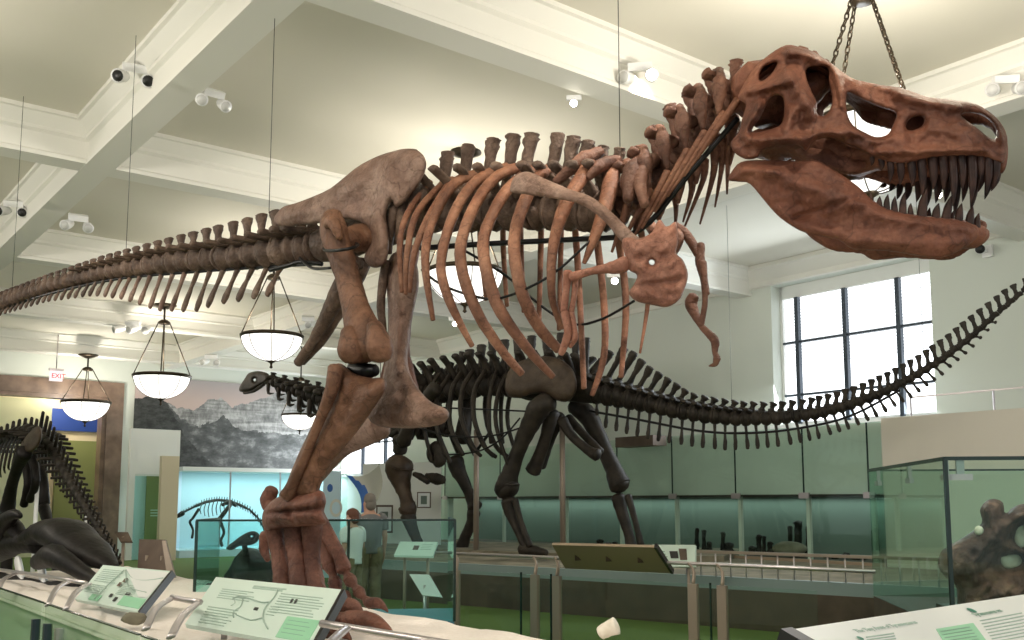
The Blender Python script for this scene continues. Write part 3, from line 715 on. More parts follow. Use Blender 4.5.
limb('femur_head', [(345, 240, .44, 11), (358, 238, .3, 15), (372, 238, .2, 14)], M['leg'], rex, n=12)
mb = MB()
PUB = [(396, 252), (414, 258), (419, 282), (414, 310), (409, 340), (408, 365), (416, 385), (430, 401), (446, 409), (449, 416), (442, 424), (420, 428), (396, 428), (378, 426), (368, 417), (372, 402), (382, 380), (387, 345), (388, 310), (386, 280), (388, 262)]
plate(mb, PUB, [], 2.2, lambda x, y, h: MR(x, y, .1 + h), .085, 12, ((400, 270, 400, 370, 7, .05), (440, 415, 410, 425, 8, .04)), rough=.02)
mb.build('pubis', M['pale'], rex)
limb('pubis_shaft', [(386, 262, .18, 5), (381, 300, .16, 4.5), (383, 330, .14, 4)], M['tail'], rex)
limb('pubis_shaft', [(402, 262, -.2, 9), (404, 310, -.12, 9), (402, 350, -.02, 8), (410, 390, 0, 9)], M['meta'], rex)
limb('ischium', [(358, 262, .1, 8), (347, 275, .1, 9), (337, 297, .08, 9.5), (324, 322, .06, 7), (312, 342, .05, 5), (298, 363, .03, 5)], M['tail'], rex)
limb('ischium', [(364, 262, -.12, 8), (352, 285, -.1, 9), (338, 312, -.08, 7), (322, 340, -.04, 5), (302, 362, -.02, 4)], M['tail'], rex)
limb('thigh_cable', [(300, 258, .1, 1.5), (312, 268, .3, 1.5), (330, 268, .45, 1.5)], M['steel'], rex, rough=0)
# --- near leg
mb = MB()
limb('', [(331, 217, .46, 12.5), (334, 232, .48, 16), (342, 258, .47, 15), (349, 282, .46, 14.2), (356, 310, .46, 16), (362, 332, .47, 21), (364, 352, .47, 23)], M['leg'], None, mb=mb, n=16, flat=.8, rough=.06)
limb('', [(350, 330, .56, 9), (352, 348, .56, 15), (353, 357, .54, 13)], M['leg'], None, mb=mb, rough=.05)
limb('', [(374, 325, .52, 8), (379, 345, .52, 14), (381, 357, .5, 12)], M['leg'], None, mb=mb, rough=.05)
limb('', [(327, 228, .5, 5), (333, 222, .6, 7), (340, 238, .58, 4)], M['leg'], None, mb=mb)
mb.build('femur', M['leg'], rex)
mb = MB(); c = MR(341, 246, .48)
pts = [MR(341 + 17 * math.cos(t), 247 + 3 * math.sin(t) - 7 * math.cos(t) * .3, .48 - .2 * math.sin(t + math.pi)) for t in np.linspace(0, 2 * math.pi, 17)]
mb.tube(pts, .012, 6, 2); mb.build('armature_collar', M['steel'], rex)
limb('knee_pad', [(352, 369, .42, 7), (366, 371, .42, 8), (376, 370, .4, 6)], M['steel'], rex, label='dark block in the knee joint')
mb = MB()
TB = [(334, 367), (342, 364), (356, 374), (372, 378), (383, 378), (386, 388), (374, 408), (360, 428), (345, 447), (329, 468), (320, 488), (319, 500), (290, 502), (281, 500), (287, 482), (298, 455), (312, 425), (325, 392)]
plate(mb, TB, [], 2.2, lambda x, y, h: MR(x, y, .46 + h), .13, 24, ((338, 372, 318, 420, 5, .035), (318, 420, 300, 470, 4, .03), (352, 385, 340, 425, 6, -.02), (375, 395, 350, 430, 8, .03)), rough=.02)
mb.build('tibia', M['leg'], rex)
limb('fibula', [(336, 368, .62, 8.5), (331, 392, .63, 7), (318, 425, .62, 5), (303, 462, .6, 5), (288, 496, .58, 8)], M['leg'], rex, rough=.08)
mb = MB()
plate(mb, [(278, 497), (296, 494), (320, 490), (326, 500), (324, 512), (326, 524), (306, 526), (280, 528), (266, 530), (262, 520), (265, 508)], [], 1.8, lambda x, y, h: MR(x, y, .48 + h), .14, 14, ((264, 514, 324, 508, 2.5, -.05), (290, 515, 296, 526, 2, -.04)), rough=.02)
mb.build('ankle', M['meta'], rex)
for pts in ([(274, 526, 0.43, 10), (279, 556, 0.43, 8), (283, 582, 0.45, 10), (284, 603, 0.47, 11)], [(293, 525, 0.39, 11), (297, 556, 0.39, 10), (300, 582, 0.43, 11), (301, 606, 0.45, 12)], [(312, 524, 0.35, 11), (312, 556, 0.35, 8.5), (314, 580, 0.37, 10), (318, 602, 0.39, 11)]):
    limb('metatarsal', pts, M['meta'], rex, rough=.1)
limb('metatarsal', [(266, 534, 0.33, 6), (264, 548, 0.33, 5), (268, 560, 0.33, 3)], M['meta'], rex)
def toe(rows, P=MR, claw=None, m='meta'):
    """Phalanges as knobbed bones joint to joint; claw = end point of a curved claw."""
    for a, e in zip(rows[:-1], rows[1:]):
        mx = lambda t: tuple(a[i] * (1 - t) + e[i] * t for i in range(3))
        r0, r1 = a[3], e[3]
        limb('phalanx', [(*mx(.06), r0 * .98), (*mx(.24), r0 * .82), (*mx(.52), r1 * .56), (*mx(.78), r1 * .8), (*mx(.93), r1 * .96)], M[m], rex, P, n=10, k=3)
    if claw:
        a = rows[-1]; x, y, w = claw
        limb('claw', [(*a[:3], a[3] * 1.05), (a[0] * .55 + x * .45, a[1] * .55 + y * .45 - a[3] * .75, (a[2] + w) / 2, a[3] * .95), (a[0] * .2 + x * .8, a[1] * .2 + y * .8 - a[3] * .5, w, a[3] * .5), (x, y, w, .6)], M['meta'], rex, P, n=9, k=4, cap=(.4, 0))
toe([(302, 608, 0.45, 10), (326, 613, 0.45, 9), (347, 620, 0.45, 8.5)], claw=(393, 632, 0.45))
toe([(316, 602, 0.33, 9), (331, 604, 0.33, 8), (342, 606, 0.33, 8)], claw=(365, 620, 0.33))
toe([(287, 608, 0.49, 10), (303, 622, 0.51, 9), (322, 632, 0.51, 8.5)], claw=(352, 641, 0.51))
# --- far leg
limb('femur', [(408, 250, -.42, 12), (402, 300, -.42, 11), (396, 360, -.42, 12), (388, 412, -.4, 17)], M['meta'], rex)
limb('tibia', [(380, 426, -.32, 14), (362, 434, -.32, 14), (340, 448, -.32, 11), (315, 475, -.34, 10), (290, 500, -.34, 13)], M['pale'], rex, rough=.08)
limb('heel_knob', [(272, 490, -.2, 7), (268, 502, -.2, 8), (276, 512, -.2, 7)], M['meta'], rex)
limb('metatarsal', [(300, 512, -.34, 9), (314, 530, -.36, 8), (325, 552, -.38, 7), (330, 566, -.38, 8)], M['meta'], rex)
limb('metatarsal', [(312, 508, -.36, 9), (326, 532, -.38, 7.5), (340, 558, -.4, 7), (344, 570, -.4, 8)], M['meta'], rex)
toe([(331, 566, -.38, 8), (335, 583, -.36, 7.5), (341, 597, -.34, 7)], claw=(350, 610, -.32))
toe([(342, 566, -.4, 7.5), (350, 580, -.4, 6.8), (359, 592, -.4, 6.2), (369, 603, -.4, 5.6)], claw=(388, 612, -.4))
# --- shoulder girdle and arms
mb = MB()
SCAP = [(510, 190), (513, 179), (520, 173), (530, 172), (548, 180), (572, 190), (590, 196), (607, 208), (622, 222), (634, 234), (641, 240), (630, 246), (620, 240), (607, 224), (592, 211), (576, 203), (556, 199), (530, 195), (514, 193)]
plate(mb, SCAP, [], 1.8, lambda x, y, h: MR(x, y, .64 - .0006 * (x - 510) + h), .03, 7, rough=.006)
mb.build('scapula', M['pale'], rex)
mb = MB()
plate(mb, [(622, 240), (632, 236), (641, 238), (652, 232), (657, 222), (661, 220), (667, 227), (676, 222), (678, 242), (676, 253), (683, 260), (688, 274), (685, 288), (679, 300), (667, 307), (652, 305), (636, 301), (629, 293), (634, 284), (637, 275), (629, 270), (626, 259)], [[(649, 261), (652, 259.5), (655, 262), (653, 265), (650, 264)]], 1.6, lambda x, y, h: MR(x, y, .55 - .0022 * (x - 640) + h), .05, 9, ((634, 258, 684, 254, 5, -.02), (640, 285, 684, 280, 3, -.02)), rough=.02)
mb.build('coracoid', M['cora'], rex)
limb('humerus', [(627, 262, .58, 7), (620, 266, .6, 8), (604, 269, .62, 5), (588, 272, .62, 4), (572, 277, .62, 5)], M['cora'], rex)
limb('ulna', [(568, 272, .62, 5), (566, 292, .6, 3.8), (564, 311, .58, 4)], M['cora'], rex)
limb('radius', [(575, 278, .58, 3.8), (574, 296, .56, 3), (571, 312, .55, 3.4)], M['cora'], rex)
limb('hand_digit', [(565, 313, .58, 4.6), (567, 324, .58, 4), (568, 334, .56, 4.4), (565, 344, .55, 4.2), (561, 354, .54, 3)], M['cora'], rex)
limb('hand_digit', [(571, 313, .55, 3.6), (574, 326, .55, 3), (575, 338, .54, 3), (570, 347, .53, 2)], M['cora'], rex)
limb('scapula', [(655, 232, -.42, 6), (640, 215, -.5, 6), (610, 196, -.55, 6), (560, 188, -.6, 10)], M['rex'], rex)
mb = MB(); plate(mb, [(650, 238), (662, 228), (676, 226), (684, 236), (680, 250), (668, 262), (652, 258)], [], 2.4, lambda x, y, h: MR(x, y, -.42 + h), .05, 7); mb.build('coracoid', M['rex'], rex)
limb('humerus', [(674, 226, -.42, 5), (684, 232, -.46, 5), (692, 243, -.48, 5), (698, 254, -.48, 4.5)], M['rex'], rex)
limb('radius', [(701, 244, -.48, 4), (700, 260, -.48, 5), (704, 280, -.47, 4), (706, 294, -.46, 4)], M['rex'], rex)
limb('ulna', [(694, 296, -.46, 5.5), (691, 304, -.46, 6.5), (696, 316, -.45, 4.5), (702, 327, -.45, 3.2)], M['rex'], rex)
limb('ulna', [(703, 262, -.46, 4), (705, 300, -.45, 3), (701, 326, -.44, 3)], M['rex'], rex)
limb('hand_digit', [(702, 327, -.45, 3.4), (709, 334, -.45, 4), (715, 341, -.45, 4.6), (715, 352, -.45, 3), (717, 358, -.45, 3.4)], M['rex'], rex)
limb('claw', [(717, 358, -.45, 4), (715, 364, -.45, 2.8), (709, 366, -.45, .7)], M['rex'], rex, cap=(.4, 0))
# --- supporting steel
def rod(rows, rpx, name='armature_rod', P=MR, parent=None, m='steel'):
    limb(name, [(x, y, w, rpx) for x, y, w in rows], M[m], parent or rex, P, n=7, k=4, rough=0, cap=(.2, .2))
rod([(320, 264, 0), (250, 268, 0), (180, 273, 0), (120, 278.5, 0), (60, 291, 0), (0, 308.5, 0)], 1.5)
rod([(322, 264, .1), (300, 262, .12), (290, 265, .12), (270, 270, .1)], 2.4)
rod([(420, 248, 0), (500, 243, 0), (580, 239, 0), (622, 236, 0), (650, 222, 0), (690, 173, 0), (738, 118, 0)], 2.9)
rod([(422, 270, .44), (440, 284, .54), (470, 295, .56), (501, 298, .6), (550, 276, .58), (591, 240, .44)], 1.4, 'armature_hoop')
rod([(460, 248, -.3), (505, 275, -.44), (540, 305, -.5), (572, 324, -.5), (602, 319, -.48), (634, 301, -.3)], 1.4, 'armature_hoop')

# --- skull: two thin pierced sides, roof, palate and jaws
p_ = MR(742, 105, 0)
MS = Plane(p_, (.885, -.465))
WS = [(725, .34), (760, .38), (810, .36), (850, .28), (900, .20), (960, .15), (1010, .07)]
TOPY = [(735, 80), (757, 65), (786, 45), (812, 51), (830, 62), (860, 80), (897, 87), (929, 97), (976, 104), (1007, 130)]
def soff(x, y):
    t = min(1, max(0, (y - interp(TOPY, x)) / 70)); return interp(WS, x) * (.62 + .38 * math.sin(t * math.pi / 2))
def SK(x, y, h): return MS(x, y, h)
def mirror(p): return p - MS.n * (2 * (p - MS.p0).dot(MS.n))
OUT = [(745, 82), (751, 72), (757, 65), (770, 54), (786, 45), (800, 47), (812, 51), (822, 57), (831, 63), (850, 77), (862, 81), (882, 85), (897, 87), (911, 91), (929, 97), (954, 100), (976, 104), (991, 113), (1001, 123), (1007, 136), (1007, 152), (1003, 163), (994, 161), (982, 157), (954, 156), (929, 158), (907, 163), (888, 162), (872, 156), (858, 149), (845, 144), (830, 138), (814, 141), (806, 151), (797, 145), (777, 146), (762, 150), (757, 158), (745, 159), (734, 152), (731, 142), (739, 132), (742, 119), (746, 105), (741, 101), (738, 96)]
HOLES = [[(770, 98), (777, 95), (783, 98), (784, 112), (781, 124), (771, 129), (757, 132), (752, 130), (760, 118), (765, 108)],
 [(759, 76), (764, 67), (777, 62), (774, 70), (768, 77), (761, 81)],
 [(806, 69), (816, 66), (828, 68), (829, 82), (832, 96), (831, 107), (824, 116), (817, 113), (817, 103), (812, 92), (807, 80)],
 [(847, 94), (855, 96), (866, 101), (880, 107), (896, 113), (893, 124), (888, 134), (877, 137), (866, 133), (853, 125), (847, 112)],
 [(906, 126), (910, 119), (919, 116), (924, 119), (922, 126), (914, 130), (908, 130)],
 [(961, 115), (970, 113), (981, 115), (991, 122), (996, 131), (995, 139), (987, 136), (976, 127), (967, 121)]]
SB = ((748, 92, 790, 80, 5, .05), (750, 140, 800, 138, 6, .05), (760, 105, 745, 135, 5, .04), (788, 75, 812, 112, 8, .06), (835, 70, 845, 105, 4.5, .05), (800, 140, 860, 128, 7, .05),
      (835, 66, 900, 90, 6, .05), (860, 130, 900, 142, 8, .03), (900, 96, 960, 106, 7, .04), (880, 152, 985, 150, 5, .035), (985, 115, 1003, 140, 5, .04), (930, 125, 960, 135, 10, .03), (790, 52, 815, 56, 6, .06), (795, 110, 785, 130, 6, .04))
def pits(x, y): return soff(x, y)
SB = [(a, b_, c, d, e * .9, h * 1.35) for a, b_, c, d, e, h in SB]
mb = MB(); plate(mb, OUT, HOLES, 1.25, SK, .05, 6, SB, k=3, dome=pits, rough=.02)
HOLES2 = HOLES[:2] + [[(803, 70), (830, 68), (850, 92), (870, 101), (888, 110), (886, 136), (860, 139), (835, 126), (812, 118), (802, 95)], HOLES[4], [(938, 112), (958, 110), (981, 113), (992, 122), (996, 133), (990, 140), (968, 136), (948, 126)]]
m2 = MB(); plate(m2, OUT, HOLES2, 2.2, SK, .04, 6, SB, k=3, dome=pits, rough=.01)
mb.add([mirror(V(q)) for q in m2.v], [f[::-1] for f in m2.f])
roof = []
for x, y in [(752, 74), (762, 64), (775, 54), (787, 48), (800, 50), (812, 54), (824, 60), (834, 67), (850, 79), (866, 84), (884, 87), (900, 90), (915, 94), (932, 99), (954, 102)]:
    a = MS(x, y, soff(x, y)); e = mirror(a); mid = (a + e) / 2; z = V((0, 0, 1))
    roof.append([a, a * .75 + e * .25 + z * .015, mid + z * (.03 if x < 830 else .02), a * .25 + e * .75 + z * .015, e])
vs = [p for row in roof for p in row] + [p - V((0, 0, .05)) for row in roof for p in row]; n_ = len(roof) * 5; fs = []
for i in range(len(roof) - 1):
    for j in range(4):
        q = (i * 5 + j, i * 5 + j + 1, i * 5 + 6 + j, i * 5 + 5 + j); fs.append(q); fs.append(tuple(a + n_ for a in q[::-1]))
mb.add(vs, fs)
# rugose bumps over the brow and nose ridge
for x, y, r in ((800, 49, 8), (815, 54, 7), (824, 60, 6), (790, 48, 6), (886, 86, 4), (897, 88, 4), (912, 92, 4), (925, 96, 4), (945, 99, 4)):
    c = MS(x, y + 4, interp(WS, x) * .5)
    for q in (c, mirror(c)): mb.blob(q, [pxm(r, c)] * 3, 9, .5)
# snout tip joining the two sides, braincase and palate
c = MS(994, 150, 0); mb.blob(c, (.06, .06, pxm(11, c)), 12, .15)
mb.loft([MS(752, 92, 0), MS(775, 96, 0), MS(800, 92, 0), MS(822, 84, 0)], [(.24, .16), (.2, .17), (.16, .13), (.1, .06)], 12, 3, ref=MS.n, rough=.3)
mb.loft([MS(760, 146, 0), MS(790, 146, 0), MS(826, 152, 0), MS(860, 158, 0), MS(910, 154, 0), MS(990, 150, 0)], [(.22, .05), (.2, .05), (.2, .10), (.17, .08), (.14, .05), (.06, .04)], 12, 3, ref=MS.n, rough=.3)
mb.loft([MS(800, 146, .12), MS(826, 156, .14), MS(850, 166, .12), MS(864, 165, .10)], [(.03, .04), (.04, .06), (.03, .05), (.02, .02)], 10, 3, ref=MS.n, rough=.4)
skull = mb.build('skull', M['skull'], rex)
def tooth(root, tip, r, parent, bend):
    mb = MB(); d = tip - root; mid = root + d * .5 + bend
    mb.loft([root - d * .12, root + d * .12 + bend * .5, mid, root + d * .8 + bend * .6, tip], [(r, r * 1.15), (r * 1.02, r * 1.15), (r * .85, r), (r * .45, r * .55), (r * .08, r * .08)], 9, 3, ref=MS.n, cap=(.2, .1))
    mb.build('tooth', M['tooth'], parent)
UT = [(872, 158, 871, 166, 2.2), (881, 160, 881, 171, 2.8), (890, 161, 890, 182, 3.2), (900, 162, 900, 185, 3.6), (911, 162, 912, 187, 3.8), (921, 160, 922, 196, 4.0), (932, 158, 933, 190, 4.2), (942, 157, 943, 190, 4.2), (952, 156, 953, 206, 4.0), (961, 156, 962, 191, 3.8), (971, 156, 971, 202, 4.4), (980, 157, 979, 184, 3.6), (988, 159, 986, 193, 4.0), (996, 160, 993, 186, 3.8)]
for x, y, tx, ty, r in UT:
    w = interp(WS, x) * 1.0; a = MS(x, y, w); t = MS(tx, ty, w - .01); rr = pxm(r, a); bd = MS.h * rr * .35
    tooth(a, t, rr, skull, bd); tooth(mirror(a), mirror(MS(tx - 3, ty - 4, w - .01)), rr, skull, bd)
# lower jaw
JAW = [(728, 180), (732, 171), (741, 162), (760, 160), (790, 161), (814, 160), (825, 164), (836, 171), (848, 179), (860, 188), (875, 202), (895, 211), (927, 216), (956, 219), (972, 223), (980, 229), (977, 238), (961, 250), (940, 258), (919, 256), (887, 251), (862, 250), (850, 248), (838, 240), (806, 233), (790, 225), (776, 214), (763, 199), (750, 184), (740, 182)]
JB = ((770, 172, 850, 200, 9, .05), (850, 205, 970, 228, 10, .03), (800, 212, 830, 222, 8, -.03), (742, 170, 775, 172, 5, .04), (800, 185, 830, 205, 12, .03), (880, 207, 960, 222, 2.5, -.02), (795, 218, 860, 196, 3, -.03), (850, 240, 960, 244, 7, .03))
WJ = [(725, .34), (760, .37), (810, .35), (850, .28), (900, .2), (950, .14), (982, .05)]
jo = lambda x, y: interp(WJ, x) * (1.0 - .12 * min(1, max(0, (y - 170) / 80)))
mb = MB(); plate(mb, JAW, [], 1.4, SK, .05, 9, JB, k=3, dome=jo, rough=.012)
JAW2 = [q for q in JAW if q[0] > 738]; m2 = MB(); plate(m2, JAW2, [], 2.6, SK, .045, 9, JB, k=3, dome=jo, rough=.01)
mb.add([mirror(V(q)) + V((0, 0, .05)) + MS.h * .03 for q in m2.v], [f[::-1] for f in m2.f])
c = MS(966, 236, 0); mb.blob(c, (.12, .1, pxm(12, c)), 12, .15)
jaw = mb.build('lower_jaw', M['skull'], rex)
LT = [(872, 204, 871, 193, 2.2), (880, 208, 880, 196, 2.8), (887, 210, 888, 194, 3), (895, 212, 895, 196, 3), (903, 213, 905, 192, 3.4), (911, 215, 911, 203, 2.6), (922, 217, 927, 188, 4.4), (936, 218, 939, 203, 3.6), (946, 219, 953, 194, 4), (959, 221, 962, 203, 3.6), (970, 224, 973, 206, 3.8), (977, 228, 979, 213, 3.2)]
for x, y, tx, ty, r in LT:
    w = jo(x, y); a = MS(x, y, w); t = MS(tx, ty, w); rr = pxm(r, a); bd = -MS.h * rr * .25
    tooth(a, t, rr, jaw, bd); tooth(mirror(a), mirror(MS(tx - 3, ty + 3, w)), rr, jaw, bd)
# ================================================================== the dark long-necked skeleton behind
MA = Plane((1.12, 17.5, 0), (.75, -.66))
sau = thing('sauropod_skeleton', 'nearly black long-necked sauropod skeleton with raised whip tail, standing behind the brown tyrannosaur', 'dinosaur skeleton', V((1.1, 17.6, .74)))
AC = [(268, 380), (285, 386), (305, 393), (325, 399), (350, 404), (380, 406), (405, 402), (425, 396), (450, 389), (480, 385), (520, 384), (560, 384), (590, 389), (620, 396), (650, 403), (680, 410), (710, 415), (740, 418), (780, 418), (820, 413), (850, 405), (880, 394), (910, 379), (940, 361), (970, 338), (1000, 311), (1030, 286)]
AT = [(590, 350), (606, 343), (618, 350), (632, 362), (648, 371), (662, 379), (677, 388), (690, 394), (710, 398), (740, 402), (770, 403), (800, 400), (830, 394), (860, 385), (890, 372), (920, 356), (950, 336), (980, 312), (1010, 288), (1030, 276)]
AB = [(590, 410), (605, 428), (620, 432), (640, 437), (660, 441), (690, 446), (720, 450), (750, 449), (780, 446), (810, 440), (840, 431), (870, 418), (900, 402), (930, 381), (960, 356), (990, 326), (1030, 288)]
AR = [(590, 13), (620, 12), (660, 10), (710, 9), (760, 7.5), (820, 6), (870, 5), (920, 4), (970, 3.2), (1030, 2.4)]
x = 594.0; xs = []
while x < 1032:
    xs.append(x); x += 10.6 if x < 720 else (10 if x < 800 else (9 if x < 880 else 8))
for i, x in enumerate(xs):
    y = interp(AC, x); c = MA(x, y, 0); dx = (xs[i + 1] - x) if i < len(xs) - 1 else 9.5
    f = MA(x + dx, interp(AC, x + dx), 0) - c; s = pxm(1, c); R = interp(AR, x) * s
    u = MA.n.cross(f.normalized()); u = u if u.z > 0 else -u
    sd = (u + f.normalized() * .38).normalized(); h = max((y - interp(AT, x)) * s - R, .04) * 1.02
    dn = max((interp(AB, x) - y) * s - R, .03)
    vertebra('caudal_vertebra', MA, c, f, R, f.length * .95, (h, dx * .66 * s, R * .32), (R * 1.6, R * .1, 0, R * .3) if x < 760 else None, M['apato'], sau, spine_dir=sd,
             chev=(dn, f.length * .25, dx * .2 * s) if x < 990 else None, flare=1.35)
# back and hips
DTA = [(428, 366), (437, 368), (447, 362), (458, 352), (470, 350), (481, 345), (492, 340), (504, 340), (517, 335), (531, 336), (546, 335), (560, 333), (574, 334), (584, 338)]
for i, (x, ty) in enumerate(DTA):
    y = interp(AC, x); c = MA(x, y, 0); f = MA(x + 6, interp(AC, x + 6), 0) - MA(x - 6, interp(AC, x - 6), 0); s = pxm(1, c); R = 12 * s
    lean = (-.35 if i < 4 else 0)
    u = V((0, 0, 1)) + f.normalized() * (-.0 + (.35 if x < 470 else .0)); h = (y - ty) * s - R
    vertebra('dorsal_vertebra', MA, c, f, R, 12.5 * s * 1.2, (h, 9 * s, 4 * s), (.42, .35, 0, .07), M['apato'], sau, spine_dir=u, flare=1.2)
limb('sacrum', [(520, 384, 0, 14), (560, 384, 0, 17), (596, 390, 0, 14)], M['apato'], sau, MA)
mb = MB(); plate(mb, [(505, 386), (507, 374), (515, 364), (530, 358), (548, 356), (562, 360), (573, 370), (577, 384), (574, 396), (566, 402), (556, 400), (545, 394), (532, 394), (520, 398), (508, 396)], [], 1.8, lambda x, y, h: MA(x, y, .55 + h), .12, 9, rough=.02)
mb.build('ilium', M['apato_il'], sau)['label'] = 'brown polished hip blade'
mb = MB(); plate(mb, [(507, 374), (530, 358), (562, 360), (577, 384), (556, 400), (520, 398)], [], 3, lambda x, y, h: MA(x, y, -.55 + h), .1, 8); mb.build('ilium', M['apato'], sau)
# neck and head
for i, x in enumerate(range(272, 428, 11)):
    y = interp(AC, x); c = MA(x, y, 0); f = MA(x - 5, interp(AC, x - 5), 0) - MA(x + 5, interp(AC, x + 5), 0); s = pxm(1, c)
    R = (5.0 + (x - 272) * .075) * s; mb = None
    vertebra('cervical_vertebra', MA, c, f, R, 11.5 * s * 1.15, (R * .7, 7 * s, 2.6 * s), (R * 1.5, -R * .2, 0, R * .5), M['apato'], sau, rough=.3)
    for q in (1, -1):
        mb = MB(); a = c - V((0, 0, R * .6)) + MA.n * R * q * .8; e = c - V((0, 0, R * 2.3)) + MA.n * R * q * 1.3 - f.normalized() * 4 * s; g = c - V((0, 0, R * 2.0)) + MA.n * R * q * 1.3 - f.normalized() * 13 * s
        mb.loft([a, e, g], [R * .38, R * .3, R * .12], 7, 3, rough=.2); mb.build('cervical_rib', M['apato'], sau)
mb = MB(); plate(mb, [(239, 390), (240, 386), (245, 378), (249, 373), (258, 371), (267, 373), (270, 378), (266, 383), (260, 386), (252, 391), (246, 392), (241, 392)], [[(253.5, 379.5), (255, 378.5), (256, 380), (254.5, 381.5)]], .8, lambda x, y, h: MA(x, y, h), .14, 4)
mb.build('skull', M['apato'], sau)
limb('lower_jaw', [(264, 384, .06, 2), (254, 391, .06, 1.6), (244, 393, .04, 1.4)], M['apato'], sau, MA)
# ribs (near side, then far side)
AR_ = [[(440, 372, .2, 2.2), (428, 395, .55, 2.4), (424, 425, .7, 2.2), (432, 460, .6, 2)], [(450, 375, .2, 2.4), (438, 395, .6, 2.6), (436, 425, .8, 2.4), (450, 462, .7, 2.2)],
 [(462, 372, .2, 2.5), (452, 390, .65, 2.7), (450, 425, .85, 2.6), (463, 455, .75, 2.3)], [(474, 370, .2, 2.6), (463, 388, .65, 2.8), (461, 415, .88, 2.6), (472, 445, .8, 2.4), (481, 456, .7, 2)],
 [(486, 370, .2, 2.6), (475, 390, .65, 2.8), (474, 418, .9, 2.6), (484, 446, .8, 2.4), (496, 457, .7, 2.2)], [(497, 370, .2, 2.4), (490, 395, .6, 2.4), (489, 420, .8, 2.2), (491, 443, .75, 1.8)],
 [(508, 372, .2, 2.4), (498, 395, .6, 2.4), (496, 425, .8, 2.2), (508, 465, .7, 2)]]
for r in AR_: limb('rib', r, M['apato'], sau, MA, n=8, k=4)
for r in AR_: limb('rib', [(x + 12, y, -w, q) for x, y, w, q in r], M['apato'], sau, MA, n=7, k=4)
# legs
limb('femur', [(552, 402, .5, 9), (541, 406, .58, 11.5), (530, 425, .58, 9.5), (518, 452, .58, 7.5), (510, 474, .58, 9), (507, 486, .58, 12.5), (509, 491, .58, 12)], M['apato'], sau, MA, n=14)
limb('tibia', [(509, 501, .58, 8.5), (511, 512, .58, 7), (517, 528, .58, 4.6), (524, 543, .58, 4.6), (528, 550, .58, 5.5)], M['apato'], sau, MA)
limb('fibula', [(515, 500, .66, 3.6), (521, 522, .66, 2.8), (530, 546, .66, 3.4)], M['apato'], sau, MA)
limb('foot', [(522, 549, .58, 6), (536, 551, .62, 5), (546, 553, .64, 3.4)], M['apato'], sau, MA)
limb('femur', [(574, 405, -.5, 9), (588, 416, -.55, 10), (600, 440, -.55, 8), (612, 466, -.55, 8.5), (619, 483, -.55, 11), (621, 487, -.55, 10)], M['apato'], sau, MA, n=14)
limb('tibia', [(618, 497, -.55, 7.5), (622, 512, -.55, 6), (629, 535, -.55, 5), (632, 548, -.55, 6)], M['apato'], sau, MA)
limb('fibula', [(628, 496, -.5, 4), (635, 520, -.5, 3), (641, 545, -.5, 3.6)], M['apato'], sau, MA)
limb('foot', [(630, 550, -.55, 6), (640, 552, -.52, 5), (650, 553, -.5, 3.4)], M['apato'], sau, MA)
limb('pubis', [(552, 412, .2, 8), (545, 440, .2, 6), (537, 462, .2, 7), (533, 471, .2, 8)], M['apato'], sau, MA)
limb('pubis', [(560, 415, -.1, 6), (549, 442, -.1, 5), (540, 466, -.1, 6)], M['apato'], sau, MA)
limb('ischium', [(562, 420, .2, 6), (572, 436, .2, 4.6), (588, 450, .2, 5), (597, 455, .2, 6.5)], M['apato'], sau, MA)
limb('ischium', [(568, 418, -.2, 5), (585, 436, -.2, 4), (600, 452, -.2, 5)], M['apato'], sau, MA)
# forelegs and shoulder
limb('scapula', [(436, 388, .75, 8), (425, 400, .78, 6), (412, 420, .72, 6), (403, 442, .62, 8)], M['apato'], sau, MA)
limb('coracoid', [(400, 438, .6, 8), (400, 452, .55, 7)], M['apato'], sau, MA)
limb('humerus', [(401, 462, .62, 13), (399, 470, .62, 14.5), (402, 484, .62, 9), (406, 498, .62, 6.6), (408, 507, .62, 8.5), (407, 512, .62, 9)], M['apato_il'], sau, MA, n=14, label='brown knobbed upper foreleg bone')
limb('radius', [(408, 516, .62, 8), (412, 528, .62, 6), (418, 542, .62, 5), (423, 552, .62, 6)], M['apato'], sau, MA)
limb('front_foot', [(422, 554, .62, 7), (430, 558, .62, 5.5), (436, 560, .62, 3.5)], M['apato'], sau, MA)
limb('scapula', [(470, 390, -.7, 8), (466, 415, -.7, 7), (462, 440, -.62, 9)], M['apato'], sau, MA)
limb('humerus', [(455, 460, -.62, 9), (458, 470, -.62, 8), (466, 486, -.62, 5.5), (472, 500, -.62, 6), (475, 507, -.62, 8)], M['apato'], sau, MA)
limb('radius', [(474, 512, -.62, 7), (471, 524, -.62, 5.5), (465, 538, -.62, 5.5), (462, 547, -.62, 7)], M['apato'], sau, MA)
limb('front_foot', [(462, 549, -.62, 8), (456, 552, -.6, 6), (450, 553, -.6, 4)], M['apato'], sau, MA)
for r in ([(430, 456, .5, 8), (437, 452, .5, 12), (440, 463, .5, 9)], ): limb('sternal_plate', r, M['apato'], sau, MA, flat=.4)
limb('clavicle', [(414, 474, .5, 2.2), (421, 477, .5, 3.4), (428, 482, .5, 3)], M['apato'], sau, MA)
limb('sternal_plate', [(426, 476, .3, 3), (436, 479, .3, 6), (444, 480, .3, 4)], M['apato'], sau, MA, flat=.5)
